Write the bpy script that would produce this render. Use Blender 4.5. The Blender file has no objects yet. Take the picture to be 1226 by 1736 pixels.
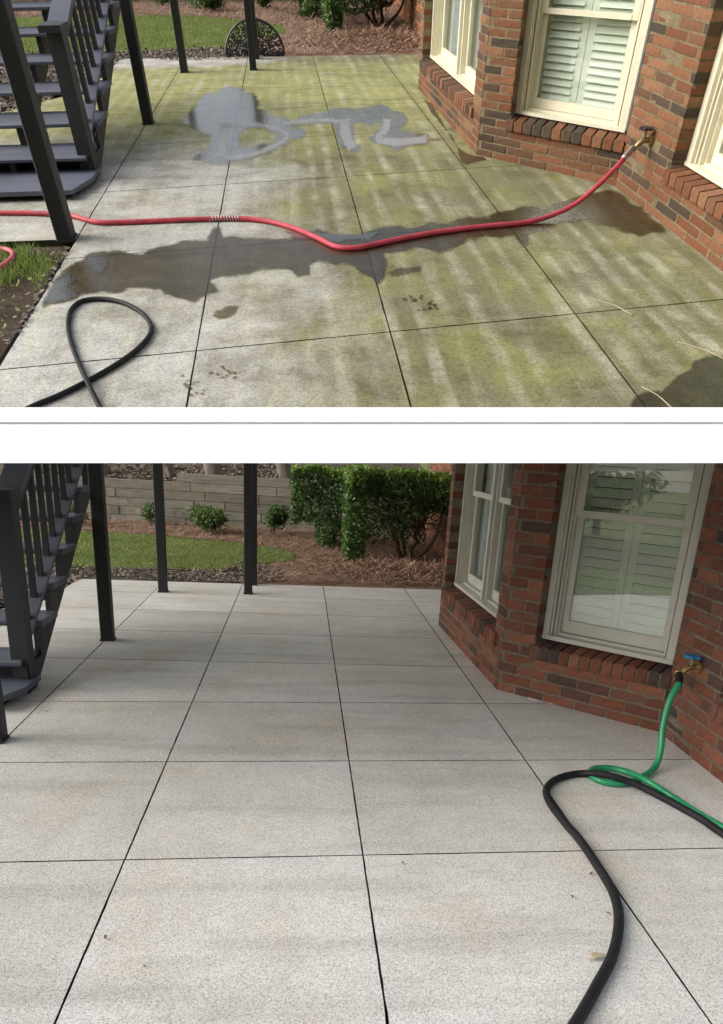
import bpy, bmesh, math, random
from mathutils import Matrix, Vector

# ------------------------------------------------------------------ camera, sky, sun, exposure
FPX, PPX, PPY, IW, IH = 1150.0, 613.0, 1150.0, 1226.0, 1736.0
def rodr(w):
    t = math.sqrt(sum(a * a for a in w)); return Matrix.Rotation(t, 3, Vector(w))
R0 = Matrix(((1, 0, 0), (0, -.6, -.8), (0, .8, -.6)))
# the lower (clean) patio is level with the world; the upper (stained) patio is a ramped terrace above it
ROT_L = rodr((-0.31331, -0.096753, 0.0060675)) @ R0; CAM_L = Vector((-0.04696, -0.35675, 1.54823))
ROT_U = rodr((0.201722, -0.0584764, -0.0644197)) @ R0; CAM_U = Vector((-0.195733, -0.047083, 1.351189))
scn = bpy.context.scene
COL = scn.collection
cam = bpy.data.cameras.new('camera'); camo = bpy.data.objects.new('camera', cam); COL.objects.link(camo)
cam.sensor_fit = 'HORIZONTAL'; cam.sensor_width = 36.0; cam.lens = 36.0 * FPX / IW
cam.shift_y = (PPY - IH / 2) / IW; cam.clip_start = .05; cam.clip_end = 500
ax = Matrix((ROT_L[0], -ROT_L[1], -ROT_L[2])).transposed()
camo.matrix_world = Matrix.Translation(CAM_L) @ ax.to_4x4()
scn.camera = camo

SUN_EL, SUN_AZ = math.radians(29), math.radians(-97)     # azimuth from +Y, clockwise positive: from the left, a little behind the camera
world = bpy.data.worlds.new('World'); scn.world = world; world.use_nodes = True
wn = world.node_tree; wn.nodes.clear()
sky = wn.nodes.new('ShaderNodeTexSky'); sky.sky_type = 'NISHITA'; sky.sun_disc = False
sky.sun_elevation = SUN_EL; sky.sun_rotation = SUN_AZ; sky.air_density = 1.0; sky.dust_density = 4.0; sky.ozone_density = .6
hs = wn.nodes.new('ShaderNodeHueSaturation'); hs.inputs['Saturation'].default_value = .38
bg = wn.nodes.new('ShaderNodeBackground'); bg.inputs['Strength'].default_value = .15
wo = wn.nodes.new('ShaderNodeOutputWorld')
wn.links.new(sky.outputs[0], hs.inputs['Color']); wn.links.new(hs.outputs[0], bg.inputs['Color']); wn.links.new(bg.outputs[0], wo.inputs['Surface'])
sun = bpy.data.lights.new('sun', 'SUN'); suno = bpy.data.objects.new('sun', sun); COL.objects.link(suno)
sun.energy = 1.5; sun.angle = math.radians(60); sun.color = (1, .965, .91)
sd = Vector((math.sin(SUN_AZ) * math.cos(SUN_EL), math.cos(SUN_AZ) * math.cos(SUN_EL), math.sin(SUN_EL)))
suno.rotation_euler = sd.to_track_quat('Z', 'Y').to_euler()
scn.view_settings.view_transform = 'Standard'; scn.view_settings.look = 'None'
scn.view_settings.exposure = 0.56; scn.view_settings.gamma = 1.0; scn.view_settings.use_curve_mapping = False
scn.cycles.use_denoising = True; scn.cycles.max_bounces = 8; scn.cycles.transparent_max_bounces = 12

# ------------------------------------------------------------------ the two places
MU = (ROT_L.transposed() @ ROT_U)
class Place:
    def __init__(s, key, scale, mat, rot, cam):
        s.k, s.sc, s.M, s.rot, s.cam = key, Vector(scale), mat, rot, cam
        s.up = key == 'U'
        s.words = 'stained patio' if s.up else 'clean patio'
    def T(s, q): return Vector((q[0] * s.sc[0], q[1] * s.sc[1], q[2] * s.sc[2]))
    def ray(s, x, y): return s.rot.transposed() @ Vector((x - PPX, y - PPY, FPX))
    def G(s, x, y, z=0.0):                       # where a sight line meets the height z of this place
        r = s.ray(x, y); t = (z * s.sc[2] - s.cam[2]) / r[2]; p = s.cam + r * t
        return Vector((p[0] / s.sc[0], p[1] / s.sc[1], z))
    def H(s, ax_, y0):                            # floor plan to picture row, for trimming
        v = s.rot @ (s.T(ax_) - s.cam); return PPY + FPX * v[1] / v[2]
L = Place('L', (1, .87332, 1), Matrix.Identity(4), ROT_L, CAM_L)
U = Place('U', (1, 1.50054, .71), Matrix.Translation(CAM_L - MU @ CAM_U) @ MU.to_4x4(), ROT_U, CAM_U)
# underside of the white beam: everything on the lower patio ends inside it
_a, _b = L.ray(0, 752), L.ray(1226, 752); CUT_N = _a.cross(_b).normalized()
if CUT_N.z < 0: CUT_N = -CUT_N

# ------------------------------------------------------------------ mesh helpers
class MB:
    def __init__(s): s.v, s.f = [], []
    def poly(s, pts):
        n = len(s.v); s.v += [tuple(p) for p in pts]; s.f.append(tuple(range(n, n + len(pts))))
    def hexa(s, p):                               # 8 points: bottom ring (ccw), top ring
        n = len(s.v); s.v += [tuple(q) for q in p]
        for a in ((3, 2, 1, 0), (4, 5, 6, 7), (0, 1, 5, 4), (1, 2, 6, 5), (2, 3, 7, 6), (3, 0, 4, 7)): s.f.append(tuple(n + i for i in a))
    def box(s, x0, x1, y0, y1, z0, z1):
        s.hexa([(x0, y0, z0), (x1, y0, z0), (x1, y1, z0), (x0, y1, z0), (x0, y0, z1), (x1, y0, z1), (x1, y1, z1), (x0, y1, z1)])
    def prism(s, ring, z0, z1):
        n = len(s.v); k = len(ring)
        s.v += [(p[0], p[1], z0) for p in ring] + [(p[0], p[1], z1) for p in ring]
        s.f.append(tuple(range(n + k - 1, n - 1, -1))); s.f.append(tuple(range(n + k, n + 2 * k)))
        for i in range(k): j = (i + 1) % k; s.f.append((n + i, n + j, n + k + j, n + k + i))
    def tube(s, path, rad, seg=10, cap=True):
        path = [Vector(p) for p in path]; n0 = len(s.v); m = len(path); prev = None
        for i, p in enumerate(path):
            d = (path[min(i + 1, m - 1)] - path[max(i - 1, 0)]).normalized()
            if prev is None:
                prev = d.orthogonal().normalized()
            a = (prev - d * prev.dot(d)).normalized(); b = d.cross(a); prev = a
            r = rad(i / (m - 1)) if callable(rad) else rad
            for j in range(seg):
                t = 2 * math.pi * j / seg; s.v.append(tuple(p + a * (r * math.cos(t)) + b * (r * math.sin(t))))
        for i in range(m - 1):
            for j in range(seg):
                k = (j + 1) % seg; s.f.append((n0 + i * seg + j, n0 + i * seg + k, n0 + (i + 1) * seg + k, n0 + (i + 1) * seg + j))
        if cap:
            s.f.append(tuple(range(n0 + seg - 1, n0 - 1, -1))); s.f.append(tuple(range(n0 + (m - 1) * seg, n0 + m * seg)))
def catmull(pts, n=8):
    pts = [Vector(p) for p in pts]; out = []
    P = [pts[0] * 2 - pts[1]] + pts + [pts[-1] * 2 - pts[-2]]
    for i in range(1, len(P) - 2):
        a, b, c, d = P[i - 1:i + 3]
        for k in range(n):
            t = k / n; out.append(.5 * ((2 * b) + (c - a) * t + (2 * a - 5 * b + 4 * c - d) * t * t + (3 * b - a - 3 * c + d) * t ** 3))
    out.append(pts[-1]); return out

def tag(o, label=None, cat=None, group=None, kind=None):
    if label: o['label'] = label
    if cat: o['category'] = cat
    if group: o['group'] = group
    if kind: o['kind'] = kind
    return o
def make_mesh(pl, name, mb, base=(0, 0, 0), raw=False, smooth=False, cut=True):
    b = pl.T(base)
    vs = [(Vector(v) if raw else pl.T(v)) - b for v in mb.v]
    me = bpy.data.meshes.new(name); me.from_pydata([tuple(v) for v in vs], [], mb.f)
    if not pl.up and cut:
        top = [(v + b - CAM_L).dot(CUT_N) for v in vs]
        if max(top) > 0:
            bm = bmesh.new(); bm.from_mesh(me)
            r = bmesh.ops.bisect_plane(bm, geom=bm.verts[:] + bm.edges[:] + bm.faces[:], plane_co=CAM_L - b, plane_no=CUT_N, clear_outer=True)
            ed = [e for e in r['geom_cut'] if isinstance(e, bmesh.types.BMEdge) and e.is_boundary]
            if ed: bmesh.ops.contextual_create(bm, geom=ed) if len(ed) < 3 else bmesh.ops.edgeloop_fill(bm, edges=ed)
            bm.to_mesh(me); bm.free()
    me.update()
    if smooth: me.shade_smooth()
    return me
def empty(pl, name, base=(0, 0, 0), label=None, cat=None, group=None, kind=None):
    o = bpy.data.objects.new(name, None); COL.objects.link(o); o.empty_display_size = .1
    o.matrix_world = pl.M @ Matrix.Translation(pl.T(base))
    o['_b'] = [float(c) for c in base]
    return tag(o, label, cat, group, kind)
def build(pl, name, mb, mat, parent=None, base=None, label=None, cat=None, group=None, kind=None, raw=False, smooth=False, cut=True):
    if base is None: base = tuple(parent['_b']) if parent is not None else (0, 0, 0)
    me = make_mesh(pl, name, mb, base, raw, smooth, cut); me.materials.append(mat)
    o = bpy.data.objects.new(name, me); COL.objects.link(o); o['_b'] = [float(c) for c in base]
    if parent is not None: o.parent = parent
    else: o.matrix_world = pl.M @ Matrix.Translation(pl.T(base))
    return tag(o, label, cat, group, kind)
def boxes(pl, name, mat, parent, *bxs, **kw):
    m = MB()
    for b in bxs: m.box(*b)
    return build(pl, name, m, mat, parent, **kw)

# ------------------------------------------------------------------ materials
class NT:
    def __init__(s, name):
        s.m = bpy.data.materials.new(name); s.m.use_nodes = True; s.t = s.m.node_tree; s.t.nodes.clear()
        s.out = s.add('ShaderNodeOutputMaterial')
    def add(s, ty, **kw):
        n = s.t.nodes.new(ty)
        for k, v in kw.items(): setattr(n, k, v)
        return n
    def put(s, sock, v):
        if v is None: return
        if isinstance(v, bpy.types.NodeSocket): s.t.links.new(v, sock)
        elif isinstance(v, (tuple, list)) and len(v) == 3 and sock.type == 'RGBA': sock.default_value = (*v, 1)
        else: sock.default_value = v
    def coord(s, kind='Object', scale=None, loc=None):
        c = s.add('ShaderNodeTexCoord').outputs[kind]
        if scale or loc:
            mp = s.add('ShaderNodeMapping'); s.t.links.new(c, mp.inputs['Vector'])
            if scale: mp.inputs['Scale'].default_value = scale
            if loc: mp.inputs['Location'].default_value = loc
            c = mp.outputs[0]
        return c
    def noise(s, vec, scale, detail=4, rough=.55, dist=0):
        n = s.add('ShaderNodeTexNoise'); s.put(n.inputs['Vector'], vec); n.inputs['Scale'].default_value = scale
        n.inputs['Detail'].default_value = detail; n.inputs['Roughness'].default_value = rough; n.inputs['Distortion'].default_value = dist
        return n.outputs['Fac']
    def voro(s, vec, scale, feat='F1', out='Distance'):
        n = s.add('ShaderNodeTexVoronoi', feature=feat); s.put(n.inputs['Vector'], vec); n.inputs['Scale'].default_value = scale
        return n.outputs[out]
    def ramp(s, fac, stops, interp='LINEAR'):
        n = s.add('ShaderNodeValToRGB'); s.put(n.inputs[0], fac); e = n.color_ramp.elements; n.color_ramp.interpolation = interp
        while len(e) < len(stops): e.new(.5)
        for i, (p, c) in enumerate(stops):
            e[i].position = p; e[i].color = (c, c, c, 1) if isinstance(c, (int, float)) else (*c, 1)
        return n.outputs['Color']
    def mix(s, fac, a, b, mode='MIX'):
        n = s.add('ShaderNodeMix', data_type='RGBA', blend_type=mode)
        s.put(n.inputs[0], fac); s.put(n.inputs[6], a); s.put(n.inputs[7], b); return n.outputs[2]
    def math(s, op, a, b=None, clamp=False):
        n = s.add('ShaderNodeMath', operation=op, use_clamp=clamp); s.put(n.inputs[0], a)
        if b is not None: s.put(n.inputs[1], b)
        return n.outputs[0]
    def sep(s, vec):
        n = s.add('ShaderNodeSeparateXYZ'); s.put(n.inputs[0], vec); return n.outputs
    def bump(s, h, strength=.3, dist=.01):
        n = s.add('ShaderNodeBump'); s.put(n.inputs['Height'], h); n.inputs['Strength'].default_value = strength; n.inputs['Distance'].default_value = dist
        return n.outputs[0]
    def schlick(s, f0, gain=1.0):                # reflectance the same from either side of a thin sheet
        lw = s.add('ShaderNodeLayerWeight'); lw.inputs['Blend'].default_value = .5
        return s.math('ADD', f0 * gain, s.math('MULTIPLY', s.math('POWER', lw.outputs['Facing'], 5.0), (1 - f0) * min(gain, 1.0)), True)
    def pbsdf(s, col, rough=.7, normal=None, spec=.5, metal=0, coat=0, trans=None):
        p = s.add('ShaderNodeBsdfPrincipled'); s.put(p.inputs['Base Color'], col); s.put(p.inputs['Roughness'], rough)
        if normal is not None: s.put(p.inputs['Normal'], normal)
        s.put(p.inputs['Specular IOR Level'], spec); p.inputs['Metallic'].default_value = metal; p.inputs['Coat Weight'].default_value = coat
        s.t.links.new(p.outputs[0], s.out.inputs['Surface']); return p
def island_rand(n):
    return n.add('ShaderNodeNewGeometry').outputs['Random Per Island']

def m_concrete_clean():
    n = NT('concrete_washed'); c = n.coord(); x, y, z = n.sep(c)
    big = n.noise(c, .9, 5, .6); mid = n.noise(c, 6, 5, .65)
    col = n.ramp(big, [(.3, (.455, .445, .42)), (.52, (.53, .52, .495)), (.75, (.575, .568, .545))])
    tan = n.ramp(n.noise(n.coord(loc=(3.1, 7.7, 0)), 1.7, 4, .6), [(.5, 0.), (.68, 1.)])
    col = n.mix(n.math('MULTIPLY', tan, .55), col, (.50, .43, .33))
    # darker cross bands left by the washing passes
    band = n.ramp(n.noise(n.coord(scale=(.42, 3.3, 1)), 1.6, 4, .6), [(.5, 0.), (.68, 1.)])
    rnd_ = n.add('ShaderNodeObjectInfo').outputs['Random']; col = n.mix(1., col, n.ramp(rnd_, [(0, (.90, .90, .89)), (1, (1.06, 1.06, 1.07))]), 'MULTIPLY')
    col = n.mix(n.math('MULTIPLY', band, .5), col, (.33, .32, .295))
    col = n.mix(.35, col, n.ramp(mid, [(.3, (.36, .35, .33)), (.7, (.66, .65, .62))]), 'MULTIPLY')
    col = n.mix(.55, col, (1.38, 1.38, 1.38), 'MULTIPLY')
    grit = n.sep(n.voro(c, 290, out='Color'))[0]; grit2 = n.noise(c, 130, 3, .75)
    spk = n.ramp(n.math('ADD', n.math('MULTIPLY', grit, .5), n.math('MULTIPLY', grit2, .5)), [(.2, .5), (.46, 1.), (.75, 1.24)])
    col = n.mix(1., col, spk, 'MULTIPLY')
    pit = n.ramp(n.voro(c, 48), [(.045, 1.), (.09, 0.)])
    pit = n.math('MULTIPLY', pit, n.ramp(n.noise(n.coord(loc=(1, 2, 3)), 2.1, 3), [(.52, 0.), (.66, 1.)]))
    col = n.mix(n.math('MULTIPLY', pit, .75), col, (.15, .14, .125))
    h = n.math('ADD', n.math('MULTIPLY', grit2, 1.), n.math('MULTIPLY', pit, -1.5))
    n.pbsdf(col, .86, n.bump(h, .12, .002), .3); return n.m

def m_concrete_stained():
    n = NT('concrete_algae'); c = n.coord(); x, y, z = n.sep(c)
    big = n.noise(c, .8, 5, .62)
    col = n.ramp(big, [(.3, (.33, .315, .275)), (.5, (.41, .395, .36)), (.72, (.50, .485, .465))])
    # algae: more in the far rows and house side, there darkened for deck shade
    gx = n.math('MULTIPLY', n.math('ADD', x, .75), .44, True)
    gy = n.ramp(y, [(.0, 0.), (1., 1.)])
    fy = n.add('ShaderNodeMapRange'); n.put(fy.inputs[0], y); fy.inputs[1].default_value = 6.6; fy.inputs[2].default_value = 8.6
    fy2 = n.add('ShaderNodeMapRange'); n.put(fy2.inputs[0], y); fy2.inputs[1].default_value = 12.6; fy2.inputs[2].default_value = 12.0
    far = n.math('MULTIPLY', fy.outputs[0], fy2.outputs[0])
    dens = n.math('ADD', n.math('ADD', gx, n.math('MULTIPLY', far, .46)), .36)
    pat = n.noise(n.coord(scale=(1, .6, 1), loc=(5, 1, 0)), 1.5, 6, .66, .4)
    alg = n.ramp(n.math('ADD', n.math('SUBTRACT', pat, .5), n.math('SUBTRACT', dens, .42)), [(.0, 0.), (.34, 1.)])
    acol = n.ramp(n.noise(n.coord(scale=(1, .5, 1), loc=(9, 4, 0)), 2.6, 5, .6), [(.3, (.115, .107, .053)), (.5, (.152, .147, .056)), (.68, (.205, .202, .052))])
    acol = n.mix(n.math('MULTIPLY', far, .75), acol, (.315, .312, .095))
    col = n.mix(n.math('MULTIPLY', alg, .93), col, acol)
    # pale drip lines below the deck boards, running away from the camera
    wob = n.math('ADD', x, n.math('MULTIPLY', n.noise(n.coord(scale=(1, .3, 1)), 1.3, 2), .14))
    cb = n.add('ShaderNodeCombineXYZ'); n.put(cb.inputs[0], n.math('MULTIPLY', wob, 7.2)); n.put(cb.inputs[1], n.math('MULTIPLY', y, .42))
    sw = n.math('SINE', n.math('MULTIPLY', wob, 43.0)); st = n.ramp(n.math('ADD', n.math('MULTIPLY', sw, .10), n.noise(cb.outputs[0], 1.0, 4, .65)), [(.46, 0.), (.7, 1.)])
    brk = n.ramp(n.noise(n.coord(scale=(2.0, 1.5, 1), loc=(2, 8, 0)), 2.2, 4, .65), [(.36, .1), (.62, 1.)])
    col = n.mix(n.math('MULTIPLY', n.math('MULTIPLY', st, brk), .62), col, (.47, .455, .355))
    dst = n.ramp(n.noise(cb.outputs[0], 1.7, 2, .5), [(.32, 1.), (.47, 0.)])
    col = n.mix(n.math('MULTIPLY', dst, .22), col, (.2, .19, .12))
    band = n.ramp(n.noise(n.coord(scale=(.45, 2.4, 1), loc=(4, 0, 2)), 1.5, 4, .6), [(.5, 0.), (.7, 1.)])
    col = n.mix(n.math('MULTIPLY', band, .42), col, (.22, .21, .14))
    blot = n.ramp(n.noise(n.coord(loc=(7, 3, 1)), 3.4, 6, .72), [(.38, (.68, .67, .62)), (.5, (1, 1, 1)), (.64, (1.16, 1.16, 1.16))])
    col = n.mix(.8, col, blot, 'MULTIPLY')
    grit = n.math('ADD', n.math('MULTIPLY', n.sep(n.voro(c, 170, out='Color'))[0], .4), n.math('MULTIPLY', n.noise(c, 75, 4, .8), .6)); grit2 = n.noise(c, 30, 5, .78)
    col = n.mix(.8, col, n.ramp(grit, [(.24, .45), (.47, 1.), (.72, 1.3)]), 'MULTIPLY')
    col = n.mix(.7, col, n.ramp(grit2, [(.3, .65), (.5, 1.), (.7, 1.15)]), 'MULTIPLY')
    n.pbsdf(col, .84, n.bump(grit, .3, .003), .3); return n.m

def m_plain(name, col, rough=.6, var=.25, scale=9, bump=.12, bscale=60, spec=.5, metal=0, grain=None, coat=0):
    n = NT(name); c = n.coord(scale=grain) if grain else n.coord()
    f = n.noise(c, scale, 5, .6)
    lo = tuple(v * (1 - var) for v in col); hi = tuple(min(1, v * (1 + var)) for v in col)
    cc = n.ramp(f, [(.3, lo), (.7, hi)])
    n.pbsdf(cc, n.ramp(n.noise(c, scale * 2.3, 3), [(.3, max(0, rough - .08)), (.7, min(1, rough + .08))]), n.bump(n.noise(c, bscale, 4, .7), bump, .004), spec, metal, coat); return n.m

def m_timber():
    n = NT('weathered_timber'); r = n.add('ShaderNodeObjectInfo').outputs['Random']; c = n.coord(scale=(.5, 1, 5))
    col = n.ramp(r, [(0, (.16, .145, .12)), (.4, (.215, .195, .16)), (.75, (.26, .245, .21)), (1, (.27, .235, .17))])
    g = n.noise(c, 7, 6, .75, .4); col = n.mix(.85, col, n.ramp(g, [(.28, .42), (.5, 1.), (.7, 1.3)]), 'MULTIPLY')
    col = n.mix(n.ramp(n.noise(n.coord(), 1.7, 4, .6), [(.5, 0.), (.7, .6)]), col, (.13, .135, .085))
    n.pbsdf(col, .92, n.bump(g, .6, .006), .15); return n.m

def m_brick(name, stops, gain=1.0):
    n = NT(name); r = n.add('ShaderNodeObjectInfo').outputs['Random']; c = n.coord()
    col = n.ramp(r, [(p, tuple(v * gain for v in k)) for p, k in stops], 'CONSTANT')
    f = n.noise(c, 22, 5, .7); g = n.noise(c, 130, 3, .7)
    col = n.mix(.75, col, n.ramp(f, [(.3, (.62, .6, .6)), (.5, (1, 1, 1)), (.72, (1.3, 1.22, 1.15))]), 'MULTIPLY')
    col = n.mix(.6, col, n.ramp(g, [(.3, .6), (.5, 1.), (.7, 1.25)]), 'MULTIPLY')
    col = n.mix(n.ramp(n.noise(n.coord(loc=(3, 3, 3)), 9, 4, .7), [(.6, 0.), (.78, .5)]), col, (.42, .36, .29))
    n.pbsdf(col, .85, n.bump(n.math('ADD', f, g), .5, .004), .25); return n.m

def m_island(name, stops, rough=.6, spec=.4, sheen=False, trans=0):
    n = NT(name); r = island_rand(n); col = n.ramp(r, stops)
    p = n.pbsdf(col, rough, None, spec)
    if trans:
        tr = n.add('ShaderNodeBsdfTranslucent'); n.put(tr.inputs[0], n.mix(.5, col, (.3, .5, .05)))
        mx = n.add('ShaderNodeMixShader'); mx.inputs[0].default_value = trans
        n.t.links.new(p.outputs[0], mx.inputs[1]); n.t.links.new(tr.outputs[0], mx.inputs[2]); n.t.links.new(mx.outputs[0], n.out.inputs['Surface'])
    return n.m

def m_glass(name, refl=1.6, tint=(.93, .96, .95)):
    n = NT(name); tr = n.add('ShaderNodeBsdfTransparent'); tr.inputs[0].default_value = (*tint, 1)
    gl = n.add('ShaderNodeBsdfGlossy'); gl.inputs['Roughness'].default_value = .015
    n.t.links.new(n.bump(n.noise(n.coord(), 2.2, 2), .05, .02), gl.inputs['Normal'])
    mx = n.add('ShaderNodeMixShader'); n.put(mx.inputs[0], n.schlick(.055, refl))
    n.t.links.new(tr.outputs[0], mx.inputs[1]); n.t.links.new(gl.outputs[0], mx.inputs[2]); n.t.links.new(mx.outputs[0], n.out.inputs['Surface']); return n.m

def m_water(name, tint, rough, amount=1.0, ripple=.05, rscale=30, ns=14, na=1.0):
    n = NT(name); c = n.coord()
    tr = n.add('ShaderNodeBsdfTransparent'); n.put(tr.inputs[0], n.ramp(n.noise(c, 5, 4, .6), [(.3, tuple(v * .85 for v in tint)), (.7, tuple(min(1, v * 1.12) for v in tint))]))
    gl = n.add('ShaderNodeBsdfGlossy'); gl.inputs['Roughness'].default_value = rough; gl.inputs['Color'].default_value = (1, 1, 1, 1)
    n.t.links.new(n.bump(n.noise(c, rscale, 3, .6), ripple, .01), gl.inputs['Normal'])
    at_ = n.add('ShaderNodeAttribute', attribute_name='depth').outputs['Fac']      # thins out towards its rim
    dep = n.ramp(n.math('ADD', at_, n.math('MULTIPLY', n.math('SUBTRACT', n.noise(c, ns, 5, .7), .5), na)), [(.3, 0.), (.62, 1.)])
    mx = n.add('ShaderNodeMixShader'); n.put(mx.inputs[0], n.schlick(.03, amount))
    n.t.links.new(tr.outputs[0], mx.inputs[1]); n.t.links.new(gl.outputs[0], mx.inputs[2])
    cl = n.add('ShaderNodeBsdfTransparent'); m2 = n.add('ShaderNodeMixShader'); n.put(m2.inputs[0], dep)
    n.t.links.new(cl.outputs[0], m2.inputs[1]); n.t.links.new(mx.outputs[0], m2.inputs[2]); n.t.links.new(m2.outputs[0], n.out.inputs['Surface']); return n.m

def m_washed():                               # bare concrete showing through where a jet has stripped the algae
    n = NT('washed_concrete'); c = n.coord()
    p = n.pbsdf(n.ramp(n.noise(c, 60, 4, .7), [(.35, (.40, .40, .40)), (.65, (.56, .56, .57))]), .45, None, .5)
    at_ = n.add('ShaderNodeAttribute', attribute_name='depth').outputs['Fac']
    f = n.ramp(n.math('ADD', at_, n.math('MULTIPLY', n.math('SUBTRACT', n.noise(c, 9, 5, .7), .5), 1.1)), [(.35, 0.), (.9, .5)])
    cl = n.add('ShaderNodeBsdfTransparent'); mx = n.add('ShaderNodeMixShader'); n.put(mx.inputs[0], f)
    n.t.links.new(cl.outputs[0], mx.inputs[1]); n.t.links.new(p.outputs[0], mx.inputs[2]); n.t.links.new(mx.outputs[0], n.out.inputs['Surface']); return n.m

def m_ground(name, a, b, c3, s1=2.0, s2=40):
    n = NT(name); c = n.coord()
    col = n.ramp(n.noise(c, s1, 5, .65), [(.32, a), (.5, b), (.68, c3)])
    f = n.noise(c, s2, 5, .75); col = n.mix(.8, col, n.ramp(f, [(.3, .45), (.5, 1.), (.7, 1.45)]), 'MULTIPLY')
    n.pbsdf(col, .95, n.bump(f, .9, .03), .15); return n.m

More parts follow.
